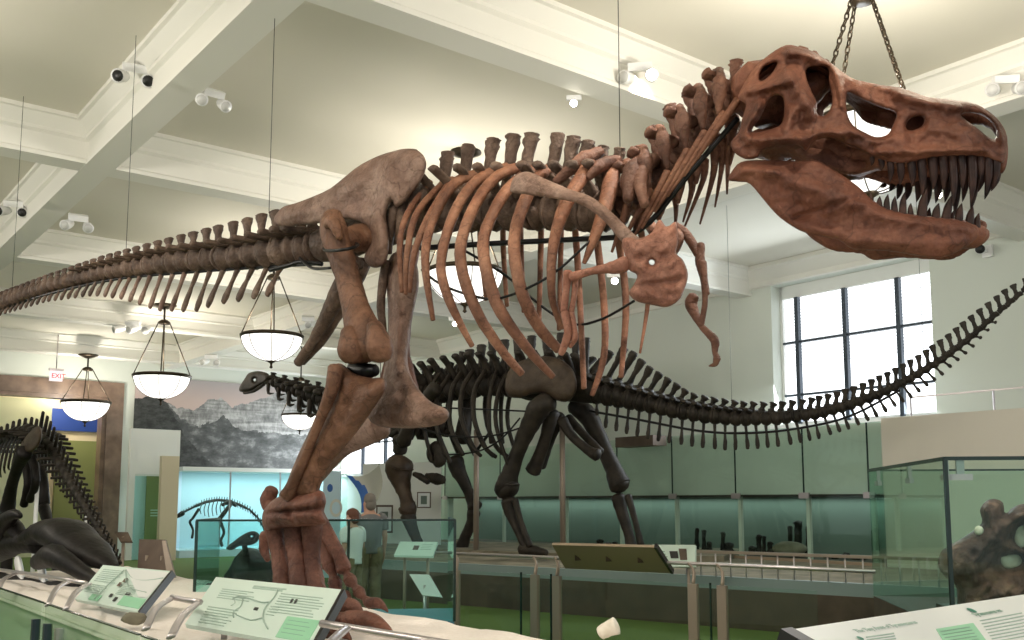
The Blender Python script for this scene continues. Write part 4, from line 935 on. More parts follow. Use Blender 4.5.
# steel: rod under the tail, hoops round the ribs, two poles
rod([(590, 411, 0), (640, 420, 0), (700, 431, 0), (750, 433, 0), (800, 428, 0), (850, 416, 0), (900, 390, 0)], 1.3, P=MA, parent=sau)
for rows in ([(420, 428, .7), (450, 436, .88), (490, 436, .9), (520, 428, .7)], [(416, 405, .6), (450, 408, .8), (500, 410, .88), (540, 412, .6)], [(440, 455, .5), (475, 452, .8), (500, 440, .85), (520, 418, .6)]):
    rod(rows, .9, 'armature_hoop', MA, sau)
def pole(x, y0, y1, w, lab):
    mb = MB(); a, e = MA(x, y0, w), MA(x, y1, w); e.z = .66; a.x, a.y = e.x, e.y
    mb.tube([e, a], pxm(2.8, a), 10, 1); mb.lathe(e, [(0, 0), (.16, 0), (.16, .03), (.06, .06), (0, .06)], 14)
    o = mb.build('support_pole', M['tan'], sau); o['label'] = lab
pole(476, 430, 560, 0, 'tan steel pole under the chest'); pole(563, 422, 560, 0, 'tan steel pole under the hips')
for a, e in (((476, 452), (490, 432)), ((476, 452), (462, 436))): rod([(a[0], a[1], 0), (e[0], e[1], .1)], 1.6, P=MA, parent=sau)

# ================================================================== dark duck-billed skeleton at the left
MH = Plane(at(38, 430, 16.2), (.59, -.81))
hd = thing('hadrosaur_skeleton', 'dark hadrosaur skeleton at far left whose spiny tail slopes down to the floor', 'dinosaur skeleton', V((MH.p0.x, MH.p0.y, .1)))
HC = [(-14, 452), (0, 441), (15, 434), (30, 431), (42, 435), (52, 448), (62, 466), (74, 487), (86, 507), (97, 525), (107, 543), (116, 557), (121, 565)]
HX = [-12, -6, 0, 6, 12, 18, 24, 30, 35, 39.5, 43.5, 47, 50.5, 54, 57.5, 61, 64.5, 68, 71.5, 75, 78.5, 82, 85.5, 89, 92.5, 96, 99.5, 103, 106.5, 110, 113, 116, 118.5]
for i, x in enumerate(HX):
    y = interp(HC, x); c = MH(x, y, 0); x2 = HX[i + 1] if i < len(HX) - 1 else x + 2.5; f = MH(x2, interp(HC, x2), 0) - c; s = pxm(1, c); tl = max(0, (x - 38) / 80)
    R = (7 - 4.6 * tl) * s; nm = 'caudal_vertebra' if x > 38 else 'dorsal_vertebra'
    n = MH.n; fd = f.normalized(); u = n.cross(fd); u = u if u.z > 0 else -u; mb = MB()
    mb.loft([c - f * .5, c + f * .5], [R, R], 9, 1, ref=n, cap=(.2, .2), rough=.1)
    h = ((16 - 10 * tl) if x > 38 else 6) * s; th = 2.3 * s * (1 - .45 * tl)
    mb.loft([c, c + (u + fd * .35) * (R + h)], [(th, th * 1.2), (th * .7, th * 1.3)], 6, 2, ref=n)
    for q in (1, -1): mb.loft([c, c + n * q * (R + 17 * s * (1 - tl)) + fd * .25 * R + V((0, 0, -.02))], [(th, th), (th * .7, th * .7)], 6, 2)
    mb.build(nm, M['hadro'], hd)
    if x > 38:
        mb = MB(); e = c - u * (R + (19 - 13 * tl) * s) + fd * h * .6; mb.loft([c - u * R * .8, e], [(th * .9, th), (th * .6, th * .9)], 6, 2, ref=n); mb.build('chevron', M['hadro'], hd)
for i in range(9):
    x = -12 + i * 4.2; y = interp(HC, x)
    for q in (1, -1): limb('rib', [(x, y + 2, .08 * q, 1.2), (x - 5, y + 14, .34 * q, 1.3), (x - 9, y + 32, .46 * q, 1.2), (x - 8, y + 50 - i * 2, .34 * q, .9)], M['hadro'], hd, MH, n=6, k=3)
mb = MB(); plate(mb, [(20, 446), (28, 434), (38, 426), (42, 432), (40, 444), (32, 452), (22, 452)], [], 1.4, lambda x, y, h: MH(x, y, .3 + h), .06, 4, rough=.02); mb.build('ilium', M['apato_il'], hd)
limb('ilium', [(40, 430, -.3, 4), (52, 440, -.3, 5), (60, 452, -.3, 4)], M['hadro'], hd, MH)
limb('femur', [(25, 452, .35, 8), (18, 466, .38, 6), (12, 485, .38, 5.5), (8, 505, .38, 7), (7, 515, .38, 8)], M['darkf'], hd, MH)
limb('tibia', [(8, 522, .38, 7), (8, 545, .38, 5), (6, 575, .38, 6), (8, 592, .38, 7)], M['darkf'], hd, MH)
limb('femur', [(40, 452, -.35, 7), (42, 470, -.38, 5), (44, 490, -.38, 5), (43, 503, -.38, 6.5)], M['darkf'], hd, MH)
limb('tibia', [(44, 508, -.38, 6), (50, 530, -.38, 4.6), (56, 556, -.38, 5), (60, 580, -.38, 7)], M['darkf'], hd, MH)
limb('pubis', [(24, 455, .1, 5), (28, 480, .1, 4), (24, 505, .1, 4)], M['darkf'], hd, MH)
limb('ischium', [(32, 455, .05, 5), (36, 480, .05, 4), (30, 500, .05, 4)], M['darkf'], hd, MH)
for (x, y0, y1, lab) in ((37.5, 482, 610, 'white steel pole under the hip'), (87, 516, 600, 'white steel pole under the tail')):
    mb = MB(); a = MH(x, y0, 0); mb.tube([V((a.x, a.y, 0.0)), a], pxm(2.0, a), 9, 1); mb.build('support_pole', M['white'], hd)['label'] = lab
# big dark skull lying on the sand in front of it, on white props
MF = Plane(at(55, 560, 11.8), (.75, -.66))
fs_ = thing('fossil_skull', 'very large smooth dark fossil skull lying on pale props at lower left', 'fossil', V((MF.p0.x, MF.p0.y, .75)))
mb = MB()
limb('', [(-6, 549, 0, 14), (6, 546, .05, 13), (22, 541, .05, 12), (40, 543, 0, 11)], M['darkf'], None, MF, mb=mb, n=14)
limb('', [(30, 541, 0, 9), (48, 532, 0, 12), (66, 535, 0, 16), (86, 549, 0, 14), (102, 560, 0, 9), (113, 567, 0, 4)], M['darkf'], None, MF, mb=mb, n=16, flat=1.6)
limb('', [(-6, 530, .1, 11), (2, 526, .1, 12), (14, 530, .1, 10), (22, 540, .1, 6)], M['darkf'], None, MF, mb=mb, n=12)
mb.build('cranium', M['darkf'], fs_)
limb('horn_core', [(2, 535, .15, 10), (6, 522, .2, 9), (14, 515, .22, 6), (20, 516, .22, 3)], M['darkf'], fs_, MF)
limb('cheek_bone', [(38, 562, .3, 8), (52, 556, .34, 12), (66, 562, .34, 10), (82, 572, .3, 7.5), (98, 581, .28, 5)], M['darkf'], fs_, MF, rough=.06)
limb('jaw', [(-4, 579, .2, 7), (14, 583, .2, 8), (45, 588, .2, 7), (70, 587, .25, 8), (90, 584, .2, 5)], M['darkf'], fs_, MF)
for (x0, x1) in ((14, 24), (36, 46)):
    mb = MB(); plate(mb, [(x0, 560), (x0 + 6, 556), (x1, 570), (x1 + 2, 591), (x0 + 4, 591), (x0 + 3, 580)], [], 1.6, lambda x, y, h: MF(x, y, .15 + h), .1, 4); mb.build('prop_block', M['white'], fs_)['label'] = 'white support block'
# ================================================================== hanging bowl lamps
LAMPS = []
def chain(mb, a, e, r, link):
    """A run of oval links from a to e, each turned a quarter against the last."""
    d = e - a; n = max(3, int(d.length / link)); t = d.normalized(); x = t.cross(V((0, 0, 1))); x = x.normalized() if x.length > 1e-3 else V((1, 0, 0)); y = t.cross(x)
    for i in range(n):
        c = a + d * ((i + .5) / n); s = x if i % 2 else y; o = t.cross(s)
        pts = [c + t * (link * .68 * math.cos(g)) + s * (link * .3 * math.sin(g)) for g in np.linspace(0, 2 * math.pi, 9)]
        mb.tube(pts, r, 5, 1)
def pendant(cx, rimy, dia, canx, cany, label, links=False, watt=60, Y=None, zc=ZC, dep=.84):
    Y = Y or onz(canx, cany, ZC).y; c = at(cx, rimy, Y); r = pxm(dia / 2, c); top = V((c.x, c.y, zc))
    t = thing('pendant_lamp', label, 'lamp', c, 'bowl pendant lamps under the ceiling')
    prof = [(r * .99 * math.cos(g), -r * dep * math.sin(g)) for g in np.linspace(0, math.pi / 2 * .97, 10)]
    b = MB(); b.lathe(c, prof + [(q[0] * .97, q[1] * .97) for q in reversed(prof)], 28); b.build('glass_bowl', M['bowl'], t)
    b = MB(); b.lathe(c, [(r * .97, -r * .06), (r * 1.03, -r * .08), (r * 1.05, r * .02), (r * 1.0, r * .05), (r * .96, r * .02)], 30, close=True); b.build('rim_band', M['bronze'], t)
    b = MB()
    for i in range(8):
        g = math.pi * 2 * (i + .3) / 8; b.tube([V((c.x + q[0] * 1.01 * math.cos(g), c.y + q[0] * 1.01 * math.sin(g), c.z + q[1] * 1.01)) for q in prof], r * .012, 4, 1)
    b.build('bowl_ribs', M['bronze'], t)
    b = MB(); b.lathe(c - V((0, 0, r * (dep - .84))), [(0, -r * .82), (r * .12, -r * .82), (r * .13, -r * .87), (r * .04, -r * .92), (r * .035, -r * 1.0), (r * .06, -r * 1.05), (0, -r * 1.1)], 12); b.build('finial', M['bronze'], t)
    hub = V((c.x, c.y, min(zc - .35 * r - .18, c.z + 2.0 * r if not links else zc - .25)))
    for i in range(4):
        g = math.pi / 2 * i + .3; a = c + V((math.cos(g) * r, math.sin(g) * r, 0)); h = hub + V((math.cos(g) * r * .19, math.sin(g) * r * .19, 0)); b = MB()
        if links: chain(b, a, h, .0075, .062)
        else: b.tube([a, h], r * .022, 5, 1)
        b.build('suspension_chain', M['bronze'], t)
    b = MB(); b.lathe(hub, [(0, -.05), (r * .2, -.05), (r * .22, 0), (r * .12, .05), (0, .06)], 14); b.build('hub', M['bronze'], t)
    b = MB(); b.tube([hub, top - V((0, 0, .05))], r * .04, 6, 1); b.build('stem', M['bronze'], t)
    b = MB(); b.lathe(top, [(0, -.14 * r), (r * .1, -.16 * r), (r * .28, -.09 * r), (r * .42, -.03 * r), (r * .42, 0.005), (0, 0.005)], 18); b.build('ceiling_canopy', M['bronze'], t)
    LAMPS.append((c, r, watt))
pendant(868, 126, 124, 846, -42, 'large glowing bowl lamp on chains hanging right behind the open jaws', True, 70, dep=1.16)
pendant(465, 272, 78, 459, 152, 'glowing bowl lamp seen through the near ribs of the tyrannosaur', watt=90)
pendant(272, 336, 61, 285, 238, 'glowing bowl lamp hanging left of the raised brown thigh bone', watt=90)
pendant(162, 376, 55, 166, 305, 'glowing bowl lamp hanging before the upper left corner of the mural', watt=90)
pendant(86, 402, 46, 88, 345, 'glowing bowl lamp hanging before the marble doorway', watt=90, Y=28.0, zc=ZS)
pendant(300, 415, 36, 302, 366, 'small distant bowl lamp in front of the mural cliffs', watt=60, Y=26.5)

# ------------------------------------------------------------------ ceiling spotlights
def spot(p, aim, label, on=False, heads=1, size=1.0, cat='light'):
    t = thing('track_light', label, cat, p, 'white spotlights on the ceiling beams')
    s = size * .074; d = (V(aim) - p).normalized(); side = d.cross(V((0, 0, 1))).normalized()
    b = MB(); b.obox(p + V((0, 0, s * .9)), side * s * 1.5, d.cross(side) * s * .5, d * s * .7); b.build('mount_box', M['white'], t, smooth=False)
    for k in range(heads):
        q = p + side * s * (1.5 * (2 * k - heads + 1)) - V((0, 0, s * .4)); dd = (d + side * .5 * k).normalized()
        b = MB(); b.loft([q - dd * s * 1.2, q - dd * s * .4, q + dd * s * .9, q + dd * s * 1.2], [s * .55, s * .75, s * .8, s * .9], 14, 1, cap=(.3, 0), smooth=False)
        h = b.build('lamp_head', M['white'], t)
        b = MB(); e = q + dd * s * 1.2; b.loft([e, e + dd * s * .06], [s * .7, s * .68], 14, 1, cap=(0, 0), smooth=False)
        b.build('lens', M['spotlens'] if on and k == 0 else M['black' if 'black lens' in label else 'lensoff'], h)
spot(onu(135, 75, 2.98), onu(180, 130, 2.0), 'white spotlight with black lens high on the left beam, top left of the picture', heads=2, size=1.15)
spot(onu(213, 99, 3.62), (2, 4, 1), 'white spotlight with pale lens on the shaded right side of the left beam', heads=2)
spot(onu(14, 209, 2.98), (-5, 4, 2), 'white spotlight with black lens at the far left edge on the left beam', heads=2, size=1.25)
spot(onu(78, 223, 3.62), (-2, 6, 1), 'white spotlight just above the middle of the brown tail, on the left beam', heads=2, size=1.2)
spot(onv(640, 74, 6.8), (-.2, 1, 3.5), 'lit double spotlight on the wide beam above the neck', True, 2, 1.1)
spot(onv(574, 102, 7.45), (-.5, 1, 3), 'small lit spotlight behind the wide beam above the back spines', True, 1, .7)
spot(onv(133, 327, 23.95), (-9, 10, 0), 'pair of small white spotlights on the distant beam, left of a hanging lamp canopy', heads=3, size=1.5)
spot(onu(211, 360, 10.05), (-6, 12, 0), 'white spotlight on the far beam between two hanging bowl lamps', heads=2, size=1.5)
spot(onu(308, 322, 10.05), (-2, 12, 0), 'white spotlight on the far beam beside the hanging brown ischium bone', heads=1, size=1.3)
spot(onu(1006, 86, 10.12), (4, 2, 3), 'white spotlight above the snout at the right edge of the picture', heads=2, size=1.1)
spot(onv(938, 193, 6.75), (3, 2, 2), 'lit spotlight glaring between the upper and lower teeth', True, 1, .8)
spot(onu(614, 279, 10.75), (2, 3, 2), 'lit spotlight seen below the pale shoulder plate', True, 1, 1.0)
spot(onu(454, 322, 10.75), (2, 8, 2), 'small lit spotlight under the bowl lamp behind the ribs', True, 1, .9)
# wall camera
p = onu(980, 249, UW - .3); t = thing('security_camera', 'small white security camera with black lens on the window wall', 'camera', p)
b = MB(); q = p + BU * .25; b.obox(q, BU * .03, BV * .08, V((0, 0, .1))); b.beam(q, p + V((0, 0, .0)), .05, .05); b.build('bracket', M['white'], t, smooth=False)
b = MB(); d = (V((0, 0, 1.5)) - p).normalized(); b.loft([p - d * .16, p + d * .12], [.075, .08], 14, 1, cap=(.3, 0), smooth=False); b.build('housing', M['white'], t)
b = MB(); b.loft([p + d * .12, p + d * .14], [.075, .075], 14, 1, cap=(0, 0), smooth=False); b.build('lens', M['black'], t)
# exit sign
p = onv(56, 376, 29.6); t = thing('exit_sign', 'small lit white exit sign with red letters hanging before the door casing', 'sign', p)
hw = pxm(6, p); hh = pxm(5.2, p)
b = MB(); b.obox(p, BU * hw, BV * .05, V((0, 0, hh))); b.build('sign_box', M['exit'], t, smooth=False)
b = MB(); b.obox(p + V((0, 0, hh * 1.25)), BU * hw * 1.15, BV * .06, V((0, 0, hh * .2))); b.build('top_cap', M['silver'], t, smooth=False)
b = MB(); b.tube([p + V((0, 0, hh)), V((p.x, p.y, ZC))], .018, 6, 1); b.build('hanging_rod', M['silver'], t)
text('EXIT', hh * 1.25, p - BU * hw * .8 - BV * .06 - V((0, 0, hh * .42)), BU, V((0, 0, 1)), M['red'], t, ext=.004)

# ------------------------------------------------------------------ suspension cables from the ceiling
def cable(x0, y0, bottom, label):
    a = V(bottom); b = MB(); top = V((a.x, a.y, ZC))
    b.tube([a, top], .0032, 5, 1); tag(b.build('support_cable', M['cable']), label, 'cable', 'steel cables from the ceiling')
cable(0, 0, MR(126, 252, 0), 'thin steel cable from the ceiling down to the middle of the brown tail')
cable(0, 0, MR(269, 212, 0), 'thin steel cable from the ceiling down to the tail just behind the hip blade')
cable(0, 0, MR(620, 148, 0), 'thin steel cable from the ceiling down to the shoulders')
cable(0, 0, MR(12, 290, 0), 'thin steel cable from the ceiling down to the tail tip')
cable(0, 0, MA(732, 410, 0), 'thin steel cable from the ceiling down to the dark sauropod tail, left of the window')
cable(0, 0, MA(924, 362, 0), 'thin steel cable from the ceiling to the rising sauropod tail, before the window')

# ================================================================== glass vitrine with the brown fossil
C0 = V((3.51, 8.0, 0)); FX, FD = V((.988, -.155, 0)), V((.155, .988, 0))
vt = thing('glass_vitrine', 'tall green-tinted glass vitrine with black top edge around the brown fossil, far right', 'display case', C0 + FX * 1.1 + FD * 1.5)
ZT = 2.0; WX, WD_ = 2.2, 3.1
def sheet(name, a, e, n): 
    b = MB(); b.hexa([a, e, e + n, a + n, V((a.x, a.y, ZT)), V((e.x, e.y, ZT)), V((e.x, e.y, ZT)) + n, V((a.x, a.y, ZT)) + n]); b.build(name, M['glass'], vt, smooth=False)
z0 = V((0, 0, .62))
sheet('glass_pane', C0 + z0 + FD * .02, C0 + z0 + FD * WD_, FX * .012); sheet('glass_pane', C0 + z0 + FX * .02, C0 + z0 + FX * WX, FD * .012)
sheet('glass_pane', C0 + FX * WX + z0, C0 + FX * WX + FD * WD_ + z0, FX * .012); sheet('glass_pane', C0 + FD * WD_ + z0, C0 + FX * WX + FD * WD_ + z0, FD * .012)
b = MB(); b.obox(C0 + FX * WX / 2 + FD * WD_ / 2 + V((0, 0, .31)), FX * WX / 2, FD * WD_ / 2, V((0, 0, .31))); b.build('plinth', M['edge'], vt, smooth=False)
up = V((0, 0, ZT)); b = MB()
b.beam(C0 + up, C0 + FD * WD_ + up, .03, .03); b.build('top_edge', M['glasse'], vt, smooth=False)
b = MB(); b.beam(C0 + up, C0 + FX * WX + up, .03, .03); b.build('top_edge', M['glasse'], vt, smooth=False)
b = MB(); b.beam(C0 + FX * WX + up, C0 + FX * WX + FD * WD_ + up, .02, .02); b.build('top_edge', M['glasse'], vt, smooth=False)
b = MB(); b.beam(C0 + FD * WD_ + up, C0 + FX * WX + FD * WD_ + up, .02, .02); b.build('top_edge', M['glasse'], vt, smooth=False)
b = MB(); b.beam(C0 + z0, C0 + up, .03, .03, up=V((1, 0, 0))); b.build('corner_post', M['glasse'], vt, smooth=False)
for q, d_ in ((FD * 2.75, FD), (FD * .1, FD), (FX * .12, FX), (FX * .72, FX), (FD * 1.35, FD)):
    b = MB(); b.obox(C0 + q + V((0, 0, ZT - .15)) + (FX if d_ is FD else FD) * .03, d_ * .09, (FX if d_ is FD else FD) * .02, V((0, 0, .025))); b.obox(C0 + q + V((0, 0, ZT - .08)) + (FX if d_ is FD else FD) * .03, d_ * .03, (FX if d_ is FD else FD) * .015, V((0, 0, .07)))
    b.build('glass_clip', M['silver'], vt, smooth=False)
MV = Plane(C0 + FD * 1.1, (FX.x, FX.y))
fb = thing('fossil_block', 'rough brown fossil skull in rock with white filled gaps inside the tall vitrine', 'fossil', MV(985, 620, 0))
b = MB()
plate(b, [(938, 566), (941, 552), (950, 545), (962, 538), (974, 530), (982, 522), (980, 510), (986, 501), (995, 499), (1003, 503), (1005, 514), (1012, 508), (1022, 504), (1036, 506), (1050, 520), (1060, 560), (1064, 640), (1050, 690), (960, 690), (955, 640), (957, 590), (946, 578)], [[(1019, 529), (1026, 527), (1028, 540), (1022, 546), (1016, 540)], [(1002, 558), (1018, 556), (1020, 564), (1006, 567)]], 1.9, lambda x, y, h: MV(x, y, h), .32, 34,
      ((985, 510, 1000, 560, 6, .12), (960, 550, 990, 540, 8, .1), (992, 530, 998, 566, 3, -.1), (960, 600, 1020, 590, 12, .1), (1010, 515, 1035, 520, 8, .14), (1000, 600, 1003, 640, 5, -.1)), rough=.09)
b.build('skull_block', M['fossil'], fb)
b = MB(); plate(b, [(1013, 526), (1026, 523), (1034, 545), (1022, 552), (1012, 545)], [], 2, lambda x, y, h: MV(x, y, h - .02), .12, 8); b.blob(MV(979, 531, .2), (.04, .04, .04), 9, .3); plate(b, [(998, 556), (1020, 552), (1024, 568), (1004, 570)], [], 2, lambda x, y, h: MV(x, y, h - .02), .1, 6)
b.build('plaster_fill', M['plaster'], fb)
b = MB(); p = MV(990, 600, 0); b.obox(V((p.x, p.y, .66)), FX * .4, FD * .25, V((0, 0, .06))); b.build('stand', M['black'], fb, smooth=False)

# ================================================================== reading panels
def panel(name, label, TL, TR, BL, BR, face, thick=.03, parts=(), edge=None, flip=False):
    """A tilted reading panel from its corners; parts = (u0, v0, u1, v1, material) printed patches, u right, v down."""
    c = (TL + TR + BL + BR) / 4; t = thing(name, label, 'information panel', V((c.x, c.y, 0.0)))
    n = (TR - TL).cross(BL - TL).normalized(); n = n if n.z > 0 else -n
    if flip: n = -n
    b = MB(); b.slab([BL - n * thick, BR - n * thick, TR - n * thick, TL - n * thick], n * thick); b.build('board', face, t, smooth=False)
    if edge:
        b = MB(); e = (TR - TL).normalized() * .03
        b.slab([BR - n * thick * 1.6, BR + e - n * thick * 1.6, TR + e - n * thick * 1.6, TR - n * thick * 1.6], n * thick * 1.8); b.build('end_cap', edge, t, smooth=False)
    P = lambda u, v: (TL * (1 - u) + TR * u) * (1 - v) + (BL * (1 - u) + BR * u) * v
    groups = {}
    for u0, v0, u1, v1, m in parts: groups.setdefault(m, []).append((u0, v0, u1, v1))
    names = {'ink': 'small_print', 'inkl': 'small_print', 'pgr': 'green_box', 'black': 'photograph', 'panelw': 'white_field', 'wood': 'drawing', 'panelg': 'tinted_field'}
    for m, L in groups.items():
        b = MB(); lift = .002 if m == 'panelw' else .0035
        for u0, v0, u1, v1 in L: b.slab([P(u0, v1), P(u1, v1), P(u1, v0), P(u0, v0)], n * lift)
        b.build(names[m], M[m], t, smooth=False)
    return t, P, n
def lines(u0, v0, w, n, dv, m='inkl', h=.009, ragged=.25):
    return [(u0, v0 + i * dv, u0 + w * (1 - ragged * random.random()), v0 + i * dv + h, m) for i in range(n)]
def legs(t, P, n, us, zfoot, m='silver'):
    for u in us:
        b = MB(); a = P(u, .5) - n * .03; b.tube([V((a.x, a.y, zfoot)), a], .022, 8, 1); b.build('leg', M[m], t)
# left panel: white triangle field, thin bone drawings and green boxes
z1, z2 = 1.08, .82
TL, TR, BL, BR = onz(103, 565, z1), onz(171, 571, z1), onz(75, 599, z2), onz(138, 612, z2)
prt = lines(.06, .12, .34, 7, .055) + lines(.04, .56, .3, 5, .05) + [(.66, .72, .98, .94, 'pgr')] + lines(.52, .46, .3, 7, .04) + [(.48, .3, .52, .4, 'wood'), (.45, .42, .49, .52, 'wood'), (.56, .78, .6, .88, 'black'), (.46, .72, .50, .8, 'black'), (.66, .64, .72, .7, 'black')]
t, P, n = panel('reading_panel', 'pale green reading panel with bone drawings, left of the bigger panel by the platform rail', TL, TR, BL, BR, M['panelg'], parts=prt, edge=M['black'])
b = MB(); b.add([P(.38, .04) + n * .003, P(.99, .04) + n * .003, P(.98, .68) + n * .003, P(.86, .70) + n * .003], [(0, 1, 2, 3)]); b.build('white_field', M['panelw'], t, smooth=False)
b = MB(); b.tube([P(.4, .08) + n * .006, P(.6, .3) + n * .006, P(.8, .3) + n * .006, P(.98, .2) + n * .006], .004, 4, 3); b.tube([P(.4, .1) + n * .006, P(.62, .5) + n * .006, P(.92, .58) + n * .006], .004, 4, 3); b.tube([P(.38, .1) + n * .006, P(.33, .5) + n * .006, P(.3, .92) + n * .006], .006, 4, 3); b.build('bone_drawing', M['inkl'], t)
b = MB(); b.slab([P(.2, .95), P(.36, .95), P(.36, .8), P(.2, .8)], n * .0035); b.build('green_box', M['pgr'], t, smooth=False)
legs(t, P, n, (.2, .8), .74)
# bigger panel: faint skeleton drawing
z1, z2 = 1.108, .861
TL, TR, BL, BR = onz(216, 577, z1), onz(342, 589.5, z1), onz(185, 624, z2), onz(311, 646, z2)
prt = lines(.12, .24, .3, 5, .045) + lines(.1, .62, .27, 7, .05) + lines(.6, .2, .34, 8, .05) + [(.36, .1, .62, .125, 'inkl'), (.36, .14, .6, .16, 'inkl')] + lines(.58, .46, .08, 4, .05) + [(.74, .60, .97, .96, 'pgr')] + lines(.76, .66, .18, 4, .07, 'ink', .008) + [ (.62 + .08, .28, .715, .36, 'black'), (.73, .28, .745, .36, 'black'), (.47, .52, .5, .57, 'black')]
t, P, n = panel('reading_panel', 'large pale green reading panel with faint skeleton drawing, under the brown tyrannosaur foot', TL, TR, BL, BR, M['panelg'], parts=prt, edge=M['black'])
b = MB(); pp = lambda *q: [P(u, v) + n * .005 for u, v in q]
b.tube(pp((.26, .42), (.3, .36), (.4, .38), (.5, .42), (.55, .40)), .005, 4, 3); b.tube(pp((.56, .14), (.57, .3), (.55, .5), (.58, .7), (.66, .86)), .005, 4, 3); b.tube(pp((.34, .4), (.36, .55), (.33, .66), (.36, .76)), .004, 4, 3); b.tube(pp((.36, .7), (.5, .76), (.58, .68)), .004, 4, 3); b.tube(pp((.27, .42), (.3, .5), (.28, .56)), .003, 4, 3)
b.build('skeleton_drawing', M['inkl'], t); legs(t, P, n, (.2, .8), .74)
# bottom right panel with its title
zr = 1.2
TL, TR = onz(791, 629.5, zr), onz(1060, 589, zr); xd = (TR - TL).normalized(); dn = V((0, 0, 1)).cross(xd) * -1
dn = V((xd.y, -xd.x, 0)) * .75 + V((0, 0, -.3))
BL, BR = TL + dn, TR + dn
t, P, n = panel('reading_panel', 'white reading panel about tiny arms at the bottom right corner', TL, TR, BL, BR, M['panelw'], thick=.02)
dd = dn.normalized()
def pan(x, y, lift=.003):
    r = ray(x, y); return EYE + r * ((TL - EYE).dot(n) / r.dot(n)) + n * lift
def title(body, x0, y0, x1, y1, m, ext=.0008):
    a, e = pan(x0, y0, .004), pan(x1, y1, .004); o = text(body, 1.0, a, e - a, -dd, m, t, ext=ext); w = max(q.co.x for q in o.data.vertices); k = (e - a).length / w
    for q in o.data.vertices: q.co.x *= k; q.co.y *= k
title('The Tiny Arms of Tyrannosaurus', 857.5, 633.5, 918, 624, M['inkl']); title('Tyrannosaurus rex', 976, 617, 1003, 612, M['ink'])
def patch(name, quads, m):
    b = MB()
    for q in quads: b.slab([pan(*c, .001) for c in q], n * .002)
    b.build(name, m, t, smooth=False)
patch('green_box', [((947, 648), (986, 641), (973, 623.5), (936, 629.5))], M['pgr'])
for i in range(5): patch('small_print', [((940 + i * 2.3, 633 + i * 3), (970 + i * 2.3, 628.2 + i * 3), (969.6 + i * 2.3, 627.2 + i * 3), (939.6 + i * 2.3, 632 + i * 3))], M['ink'])
for i in range(8): patch('small_print', [((980 + i * 2, 621.5 + i * 3), (1022 + i * 2, 613.5 + i * 3), (1021.6 + i * 2, 612.8 + i * 3), (979.6 + i * 2, 620.8 + i * 3))], M['inkl'])
for i in range(3): patch('small_print', [((866 + i, 638 + i * 2.6), (894 + i, 634 + i * 2.6), (893.6 + i, 633.2 + i * 2.6), (865.6 + i, 637.2 + i * 2.6))], M['inkl'])
dg_ = mat('dot_green', (.01, .2, .12), .4)
for x, y, rr in ((971.5, 611, .022), (860, 639, .014)):
    b = MB(); c = pan(x, y, .004); b.add([c + xd * rr * math.cos(g) - dd * rr * math.sin(g) for g in np.linspace(0, 2 * math.pi, 17)[:-1]], [tuple(range(16))]); b.build('green_dot', dg_, t, smooth=False)
b = MB(); b.slab([TL - xd * .07 - n * .06 + dd * .0, TL - n * .06, BL - n * .06, BL - xd * .07 - n * .06], n * .07); b.build('end_bracket', M['black'], t, smooth=False)
legs(t, P, n, (.15, .5), 0)
# tan-backed panel on the middle rail, seen from behind
TL, TR, BL, BR = at(552, 545, 11.1), at(654, 547.5, 10.5), at(565, 568.5, 11.6), at(671, 573.5, 11.0)
t, P, n = panel('reading_panel', 'long tan reading panel seen from behind on the middle walkway rail', TL, TR, BL, BR, M['tanback'], thick=.03, flip=True, edge=M['black'])
for u in (.2, .5, .8):
    b = MB(); c = P(u, .5); b.obox(c, xd * .03, V((0, 0, .03)), V((.02, .03, 0))); b.build('clip', M['wood'], t, smooth=False)
t, P, n = panel('reading_panel', 'small pale green panel with two dark photos right of the long tan panel', at(652, 544.5, 13.6), at(695, 545, 13.0), at(660, 567, 13.3), at(695, 566.5, 12.8), M['panelg'], parts=[(.38, .3, .58, .62, 'black'), (.62, .18, .8, .7, 'wood')] + lines(.06, .3, .26, 4, .12, 'ink', .03))
legs(t, P, n, (.8,), 0, 'tan')
t, P, n = panel('reading_panel', 'small pale green panel left of the near rail post by the sauropod forefoot', at(400, 541.5, 14.2), at(438, 542, 13.9), at(394, 555, 13.6), at(433, 556, 13.3), M['panelg'], parts=[(.42, .3, .56, .6, 'wood')] + lines(.62, .2, .28, 4, .12))
legs(t, P, n, (.2, .8), 0, 'tan')
t, P, n = panel('reading_panel', 'small tilted white lectern panel below the left end of the walkway rail', at(411, 575, 12.7), at(430, 575.5, 12.4), at(424, 596, 12.3), at(443, 598, 12.0), M['panelw'], flip=True)
legs(t, P, n, (.5,), 0, 'silver')
t, P, n = panel('reading_panel', 'brown wooden back of a reading panel left of the cream column panel', at(141, 540, 12.2), at(167, 540.5, 12.0), at(139, 572, 12.0), at(173, 574, 11.7), M['wood'], flip=True)
b = MB(); b.slab([P(.86, 1.1), P(1.08, 1.1), P(1.0, 0), P(.86, 0)], V((0, -.05, 0))); b.build('side_strut', M['tan'], t, smooth=False); legs(t, P, n, (.3, .8), 0, 'tan')
t, P, n = panel('reading_panel', 'small dark reading panel above the end of the spiny sloping tail', at(116, 534, 13.2), at(129, 534, 13.0), at(121, 543, 12.8), at(133, 543, 12.6), M['wood'], flip=True)
legs(t, P, n, (.5,), 0, 'tan')

